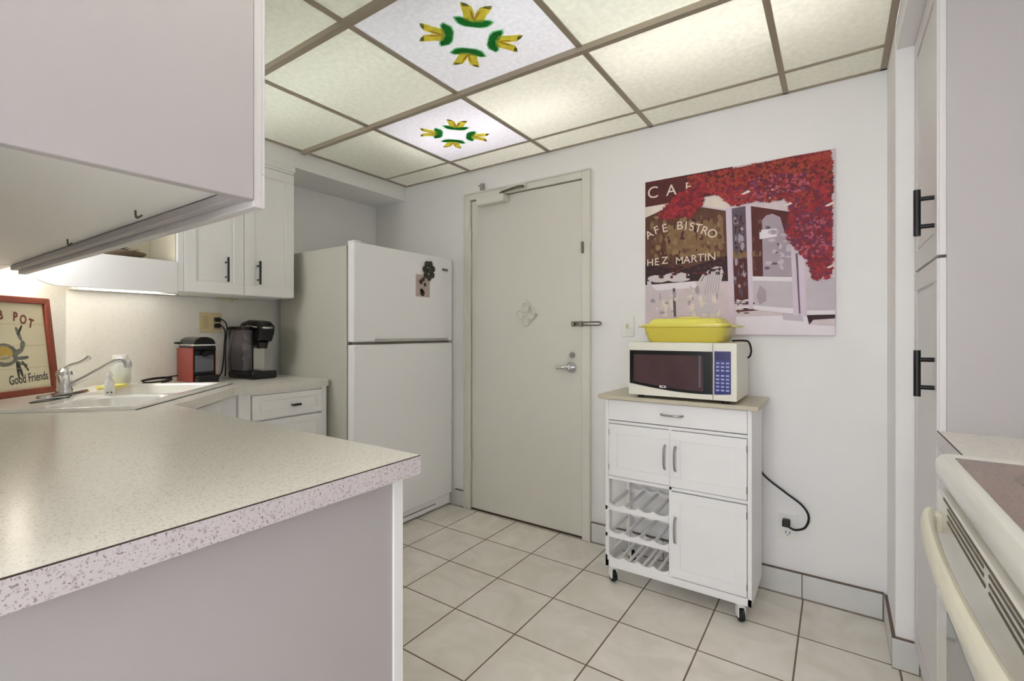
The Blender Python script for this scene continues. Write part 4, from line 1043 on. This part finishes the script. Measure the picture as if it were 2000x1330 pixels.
# ------------------------------------------------------------------ framed crab sign leaning behind the faucet
d_ = Vector((-0.607, 0.794, 0)).normalized()     # along the sign, towards its right end
SW, SHT, FRM = 0.385, 0.394, 0.026
nrm = Vector((d_.y, -d_.x, 0))                   # towards the room
pr_ = Vector((-2.722, 0.577, 0.9268)); mid = pr_ - d_ * (SW / 2)
sg = thing('framed_sign', tuple(mid), 'red framed sign with a crab and the words crab pot leaning behind the faucet', 'sign')
sg.rotation_euler = (math.radians(-6.2), 0, math.atan2(d_.y, d_.x))
sg.rotation_mode = 'XYZ'
# local frame: x along the sign, z up, front face towards local -y
zrot = math.atan2(d_.y, d_.x)
k = MB(); h = SW / 2
k.prism([(-h, 0), (h, 0), (h - FRM, FRM), (-h + FRM, FRM)], 'xz', -0.010, 0.012); k.prism([(-h, SHT), (h, SHT), (h - FRM, SHT - FRM), (-h + FRM, SHT - FRM)], 'xz', -0.010, 0.012)
k.prism([(-h, 0), (-h + FRM, FRM), (-h + FRM, SHT - FRM), (-h, SHT)], 'xz', -0.010, 0.012); k.prism([(h, 0), (h - FRM, FRM), (h - FRM, SHT - FRM), (h, SHT)], 'xz', -0.010, 0.012)
FLIP = 1
k.build('frame', M['wood_red'], sg, local=True, bevel=0.003)
bd = MB(); bd.box(-h + FRM * .8, h - FRM * .8, 0.002, 0.008, FRM * .8, SHT - FRM * .8)
for z in (0.11, 0.20, 0.285): bd.box(-h + FRM, h - FRM, 0.0012, 0.0021, z - .0007, z + .0007, 1)
for i, ch in enumerate('CRABPOT'):
    x = (-.105, -.075, -.044, -.010, .047, .078, .108)[i]; th = -x * 2.6; zc = 0.318 - x * x * 2.7
    vs, fs = text_mesh(ch, 0.050, 0.0004, 0.0016); ca_, sa_ = math.cos(th), math.sin(th)
    bd.add([(x + ca_ * a_ * .68 - sa_ * b_, 0.0012 - c_ * .5, zc + sa_ * a_ * .68 + ca_ * b_) for a_, b_, c_ in vs], fs, 2)
vs, fs = text_mesh('Good Friends', 0.050, 0.0004, 0.0002)
wd = max(v[0] for v in vs) - min(v[0] for v in vs)
bd.add([(a_ * 0.160 / wd + 0.076, 0.0012 - c_ * .5, 0.068 + b_ + a_ * 0.03) for a_, b_, c_ in vs], fs, 3)
bd.build('sign_board', [M['signface'], mat('sign_line', (196, 184, 150), .7), mat('sign_red_letters', (132, 70, 58), .6), mat('sign_black_letters', (56, 50, 46), .6)], sg, local=True, smooth=False)
# crab: body, claws and legs painted on the board
cr = MB()
def blob(cx_, cz_, rx, rz, m, lay=0, rot=0.0, n=18):
    cx_ = cx_ * 0.62 - .006; rx = rx * 0.72
    pts = [(cx_ + rx * math.cos(q * 2 * PI / n) * math.cos(rot) - rz * math.sin(q * 2 * PI / n) * math.sin(rot), cz_ + rx * math.cos(q * 2 * PI / n) * math.sin(rot) + rz * math.sin(q * 2 * PI / n) * math.cos(rot)) for q in range(n)]
    cr.prism(pts, 'xz', 0.0016 - lay * .0003, 0.0021 - lay * .0003, m)
blob(-.01, .165, .075, .045, 0); blob(-.012, .172, .05, .026, 1, 1); blob(.0, .15, .04, .015, 2, 1)
for s_ in (-1, 1):
    for (x, z, rx, rz, r_) in ((.085, .175, .035, .010, .5), (.118, .202, .024, .010, 1.3), (.100, .245, .010, .030, .3), (.112, .262, .006, .022, -.5),
                               (.105, .150, .040, .007, .05), (.098, .128, .036, .006, -.3), (.085, .108, .008, .036, .25), (.070, .100, .006, .036, .05), (.122, .118, .006, .024, .5), (.135, .152, .012, .006, 0)):
        blob(s_ * x - .005, z, rx, rz, 0 if rx > .008 else 3, 1, s_ * r_)
cr.build('crab_painting', [mat('crab_grey', (120, 120, 112), .6, var=.3, scale=50), mat('crab_ochre', (196, 164, 84), .6, var=.2, scale=50), mat('crab_pale', (208, 200, 168), .6), mat('crab_dark', (66, 62, 54), .6, var=.3)], sg, local=True, smooth=False)

# ------------------------------------------------------------------ coffee machines
pod = thing('pod_coffee_machine', (-2.80, 1.12, CT1 + .0005), 'small red and black pod coffee machine on the left counter', 'coffee machine')
zc = CT1 + 0.0008; x0, x1, y0, y1 = -2.935, -2.740, 1.095, 1.205
MB().box(x0, x1 - .004, y0 + .004, y1 - .004, zc + .004, zc + .168).build('core', M['blackp'], pod, bevel=0.004)
for ya, yb in ((y0 - .001, y0 + .0038), (y1 - .0038, y1 + .001)):
    o = MB().box(x0 + .004, x1, ya, yb, zc, zc + .180).build('side_panel', M['red'], pod, bevel=0.0015); o['label'] = 'glossy red side panel'
k = MB(); n = 14
pts = [(y0 + .002 + (y1 - y0 - .004) * (0.5 - 0.5 * math.cos(PI * q / n)), zc + .180 + 0.058 * math.sin(PI * q / n) ** .55) for q in range(n + 1)]
k.prism([(y0 + .002, zc + .1685)] + pts + [(y1 - .002, zc + .1685)], 'yz', x0 + .02, x1 + .006); k.build('head', M['blackp'], pod, bevel=0.004)
MB().tube([(x0 + .06, y0 - .004, zc + .196), (x1 - .02, y0 - .005, zc + .196), (x1 + .014, y0 + .006, zc + .196), (x1 + .016, y1 - .006, zc + .196), (x1 - .02, y1 + .005, zc + .196), (x0 + .06, y1 + .004, zc + .196)], 0.0045, n=8, smooth=5).build('lever', M['silver'], pod)
MB().box(x1 - .0035, x1 + .002, y0 + .010, y1 - .010, zc + .055, zc + .142).build('front_plate', M['grey_glass'], pod, bevel=0.002)
MB().cyl((x1 - .004, (y0 + y1) / 2, zc + .150), (x1 + .016, (y0 + y1) / 2, zc + .150), 0.016, n=18).build('spout', M['blackp'], pod)
MB().box(x1 - .003, x1 + .050, y0 + .004, y1 - .004, zc, zc + .040).build('drip_tray', M['blackp'], pod, bevel=0.006)
MB().cyl((x0 - .004, y0 - .006, zc + .205), (x0 + .03, y0 - .004, zc + .205), 0.006, n=10).build('knob', M['blackp'], pod)
k = MB(); pts = []
for q in range(20):
    a_ = q * 2 * PI / 11; r_ = .07 - q * .0006; pts.append((-2.885 + (.050 - q * .0008) * math.cos(a_), 0.990 + .062 * math.sin(a_), zc + .004 + .0006 * q + .014 * (0.5 - 0.5 * math.cos(a_ + .9))))
k.tube(pts + [(-2.90, 1.065, zc + .03), (-2.915, 1.091, zc + .030)], 0.0036, n=6, smooth=2); k.build('power_cord', M['rubber'], pod)

kg = thing('coffee_maker', (-2.79, 1.42, CT1 + .0005), 'tall black single cup coffee maker with a clear water tank beside the refrigerator', 'coffee machine')
x0, x1, y0, y1 = -2.935, -2.675, 1.355, 1.500; yc = (y0 + y1) / 2 + .01
MB().box(x0, x1 + .012, y0 + .002, y1, zc, zc + .045).build('base', M['blackp'], kg, bevel=0.010, seg=3)
k = MB(); k.prism([(x0 + .005, zc + .0452), (x0 + .145, zc + .0452), (x0 + .135, zc + .19), (x0 + .225, zc + .21), (x0 + .250, zc + .26), (x0 + .255, zc + .300), (x0 + .21, zc + .325), (x0 + .12, zc + .335), (x0 + .04, zc + .320), (x0 + .005, zc + .29)], 'xz', y0 + .055, y1 - .002)
k.build('body', M['blackp'], kg, bevel=0.010, seg=3)
k = MB(); k.tube([(x0 + .10, y0 + .060, zc + .300), (x0 + .20, y0 + .056, zc + .292), (x0 + .262, y0 + .08, zc + .288), (x0 + .262, y1 - .03, zc + .288), (x0 + .22, y1 + .001, zc + .294)], 0.006, n=8, smooth=5); k.build('trim_band', M['silver'], kg)
MB().box(x0 + .146, x1 - .004, y0 + .060, y1 - .006, zc + .045, zc + .050).build('drip_grid', M['steel'], kg)
MB().box(x0 + .146, x0 + .154, y0 + .07, y1 - .012, zc + .0452, zc + .188).build('brew_backplate', M['silver'], kg)
MB().cyl((x0 + .205, yc + .01, zc + .17), (x0 + .205, yc + .01, zc + .205), 0.026, 0.034, n=20).build('brew_head', M['blackp'], kg)
k = MB(); loft(k, [((x0 + x0 + .19) / 2, y0 + .024, .092, .028, .02, zc + .046), ((x0 + x0 + .19) / 2, y0 + .024, .095, .030, .02, zc + .275)])
o = k.build('water_tank', M['darkglass'], kg); o['label'] = 'clear smoky water tank'
k = MB(); loft(k, [((x0 + x0 + .19) / 2, y0 + .024, .097, .032, .02, zc + .2755), ((x0 + x0 + .19) / 2, y0 + .024, .096, .031, .02, zc + .292), ((x0 + x0 + .19) / 2, y0 + .024, .085, .024, .02, zc + .298)])
k.build('tank_lid', M['blackp'], kg)

# outlet on the backsplash
ob = thing('wall_outlet', (-2.9635, 1.274, 1.176), 'cream double outlet plate on the backsplash above the coffee machines', 'outlet')
MB().box(-2.9638, -2.958, 1.215, 1.333, 1.176, 1.290).build('cover_plate', M['cream'], ob, bevel=0.002)
k = MB(); k.box(-2.9582, -2.9565, 1.232, 1.262, 1.197, 1.270); k.build('switch_face', mat('cream_darker', (206, 190, 148), .5), ob, bevel=0.001)
k = MB(); k.box(-2.9582, -2.9565, 1.286, 1.318, 1.197, 1.270); k.build('socket_face', M['cream'], ob, bevel=0.001)
for z, lab, pts in ((1.250, 'black plug and cord in the upper socket above the coffee machines', [(-2.918, 1.320, 1.248), (-2.900, 1.334, 1.215), (-2.935, 1.346, 1.13), (-2.946, 1.348, 1.05), (-2.946, 1.349, 0.97), (-2.944, 1.346, 0.921)]),
                  (1.216, 'black plug and cord in the lower socket above the coffee machines', [(-2.918, 1.316, 1.213), (-2.895, 1.322, 1.18), (-2.925, 1.332, 1.10), (-2.940, 1.334, 1.02), (-2.940, 1.325, 0.95), (-2.925, 1.300, 0.9225), (-2.90, 1.26, 0.9215), (-2.90, 1.222, 0.9215)])):
    pc_ = thing('power_cord', (-2.94, 1.30, z), lab, 'cord')
    MB().box(-2.9563, -2.925, 1.289, 1.315, z - .012, z + .012).build('plug', M['rubber'], pc_, bevel=0.004)
    MB().tube([(-2.928, 1.305, z)] + pts, 0.0034, n=8, smooth=6).build('cable', M['rubber'], pc_)
k = MB(); k.box(-2.955, -2.93, 1.30, 1.41, 1.3705, 1.3765); k.tube([(-2.90, 1.36, 1.3765), (-2.90, 1.36, 1.36), (-2.89, 1.36, 1.352), (-2.88, 1.36, 1.360)], .002, n=6)
tag(k.build('cup_hook', M['cream']), 'cream strip with a small hook under the wall cabinet', 'hook')

# ------------------------------------------------------------------ right side: tall cabinet, counter, stove
pn = thing('pantry_cabinet', (0.55, 1.91, 0), 'tall white pantry cabinet with two black bar handles at the right', 'cabinet')
k = MB(); k.box(0.2415, 0.860, 1.689, 2.1365, 0.095, 2.166); k.box(0.30, 0.860, 1.70, 2.1365, 0.0, 0.095)
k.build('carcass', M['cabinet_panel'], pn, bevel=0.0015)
for z0, z1, hz in ((1.384, 2.160, 1.509), (0.100, 1.376, 1.063)):
    d = MB(); frame_panel(d, 'x', 0.222, -1, 1.690, 2.134, z0, z1, 0.0195, 0.060, 0.005)
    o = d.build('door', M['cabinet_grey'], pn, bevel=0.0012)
    bar_handle(o, (0.222, 1.730, hz), (0, 0, 1), 0.128, (-0.036, 0, 0), 0.0082)
rc = thing('countertop', (0.54, 1.51, CT0), 'short speckled laminate counter between the tall cabinet and the stove', 'countertop')
MB().box(0.2245, 0.860, 1.336, 1.6885, CT0, CT1).build('slab', M['laminate'], rc, smooth=False)
edge_strip([(0.2245, 1.336), (0.2245, 1.6885)][::-1], CT0 - .001, CT1 - .0015, 0.0022, M['laminate_edge'], 'edge_band', rc, 'speckled front edge band')
edge_strip([(0.2245, 1.336), (0.2245, 1.6885)][::-1], CT1 - .0015, CT1 + .0003, 0.0022, M['seam'], 'edge_seam', rc)
rb = thing('base_cabinet', (0.55, 1.51, 0), 'narrow white base cabinet between the tall cabinet and the stove', 'cabinet')
MB().box(0.262, 0.860, 1.340, 1.687, 0.0, 0.8755).build('carcass', M['cabinet'], rb, bevel=0.001)
d = MB(); frame_panel(d, 'x', 0.242, -1, 1.344, 1.684, 0.12, 0.868, 0.0195, 0.055, 0.005); d.build('door', M['cabinet'], rb, bevel=0.0012)

st = thing('stove', (0.50, 0.95, 0), 'white electric range with a brown glass cooktop and curved door handle', 'stove')
Y0, Y1 = 0.572, 1.332
MB().box(0.205, 0.845, Y0 + .004, Y1 - .004, 0.03, 0.862).build('body', M['stove'], st, bevel=0.003)
# cooktop frame with rounded front
k = MB(); k.prism([(0.845, 0.862), (0.845, 0.9245), (0.195, 0.9245), (0.182, 0.9215), (0.174, 0.912), (0.172, 0.900), (0.174, 0.882), (0.182, 0.866), (0.195, 0.862)], 'xz', Y0, Y1)
k.build('cooktop_frame', M['stove'], st, bevel=0.003)
MB().box(0.196, 0.790, Y0 + .035, Y1 - .050, 0.9246, 0.9262).build('glass_cooktop', M['glasstop'], st, smooth=False)
for x, y, r in ((0.345, 1.135, .095), (0.345, 0.775, .115), (0.62, 1.135, .115), (0.62, 0.775, .095)):
    k = MB(); k.lathe(x, y, [(r, 0.9263), (r, 0.9267), (0, 0.9267)], n=40); k.build('burner', M['burner'], st, smooth=False)
dr_ = MB().box(0.176, 0.205, Y0 + .006, Y1 - .006, 0.200, 0.852).build('oven_door', M['stove'], st, bevel=0.004, seg=3)
MB().box(0.1745, 0.1762, Y0 + .11, Y1 - .11, 0.330, 0.640).build('oven_window', mat('oven_window', (150, 150, 152), .08), dr_)
k = MB()
for z in (0.838, 0.826, 0.814):
    for y0_, y1_ in ((0.68, 0.92), (0.95, 1.22)) : k.box(0.1750, 0.1765, y0_ if z != .814 else y0_ - .01, y1_, z - .0022, z + .0022)
k.box(0.1750, 0.1765, 0.62, 1.26, 0.8455, 0.8495)
k.build('vent_slots', M['slot'], dr_)
k = MB(); P_ = []
for q in range(15):
    t = q / 14; y = 1.298 + (0.606 - 1.298) * t; P_.append((0.160 - 0.022 * math.sin(PI * t) ** 0.6, y, 0.796))
vs = []; rx, rz = 0.012, 0.021
rings = []
for i, p0 in enumerate(P_):
    d__ = (Vector(P_[min(i + 1, 14)]) - Vector(P_[max(i - 1, 0)])).normalized(); nn = Vector((d__.y, -d__.x, 0))
    vs += [tuple(Vector(p0) + nn * (rx * math.cos(2 * PI * q / 16)) + Vector((0, 0, rz * math.sin(2 * PI * q / 16)))) for q in range(16)]
fs = [(i * 16 + q, i * 16 + (q + 1) % 16, (i + 1) * 16 + (q + 1) % 16, (i + 1) * 16 + q) for i in range(14) for q in range(16)] + [tuple(range(15, -1, -1)), tuple(range(14 * 16, 15 * 16))]
k.add(vs, fs)
for y in (1.286, 0.618): k.box(0.158, 0.1765, y - .014, y + .014, 0.774, 0.810)
k.build('handle', mat('handle_ivory', (226, 222, 204), .35, var=.01), dr_, bevel=0.002)
MB().box(0.180, 0.205, Y0 + .006, Y1 - .006, 0.045, 0.190).build('drawer', M['stove'], st, bevel=0.004)
for y in (Y0 + .05, Y1 - .05):
    for x in (0.25, 0.80): MB().cyl((x, y, 0), (x, y, 0.03), 0.018, n=12).build('foot', M['rubber'], st)
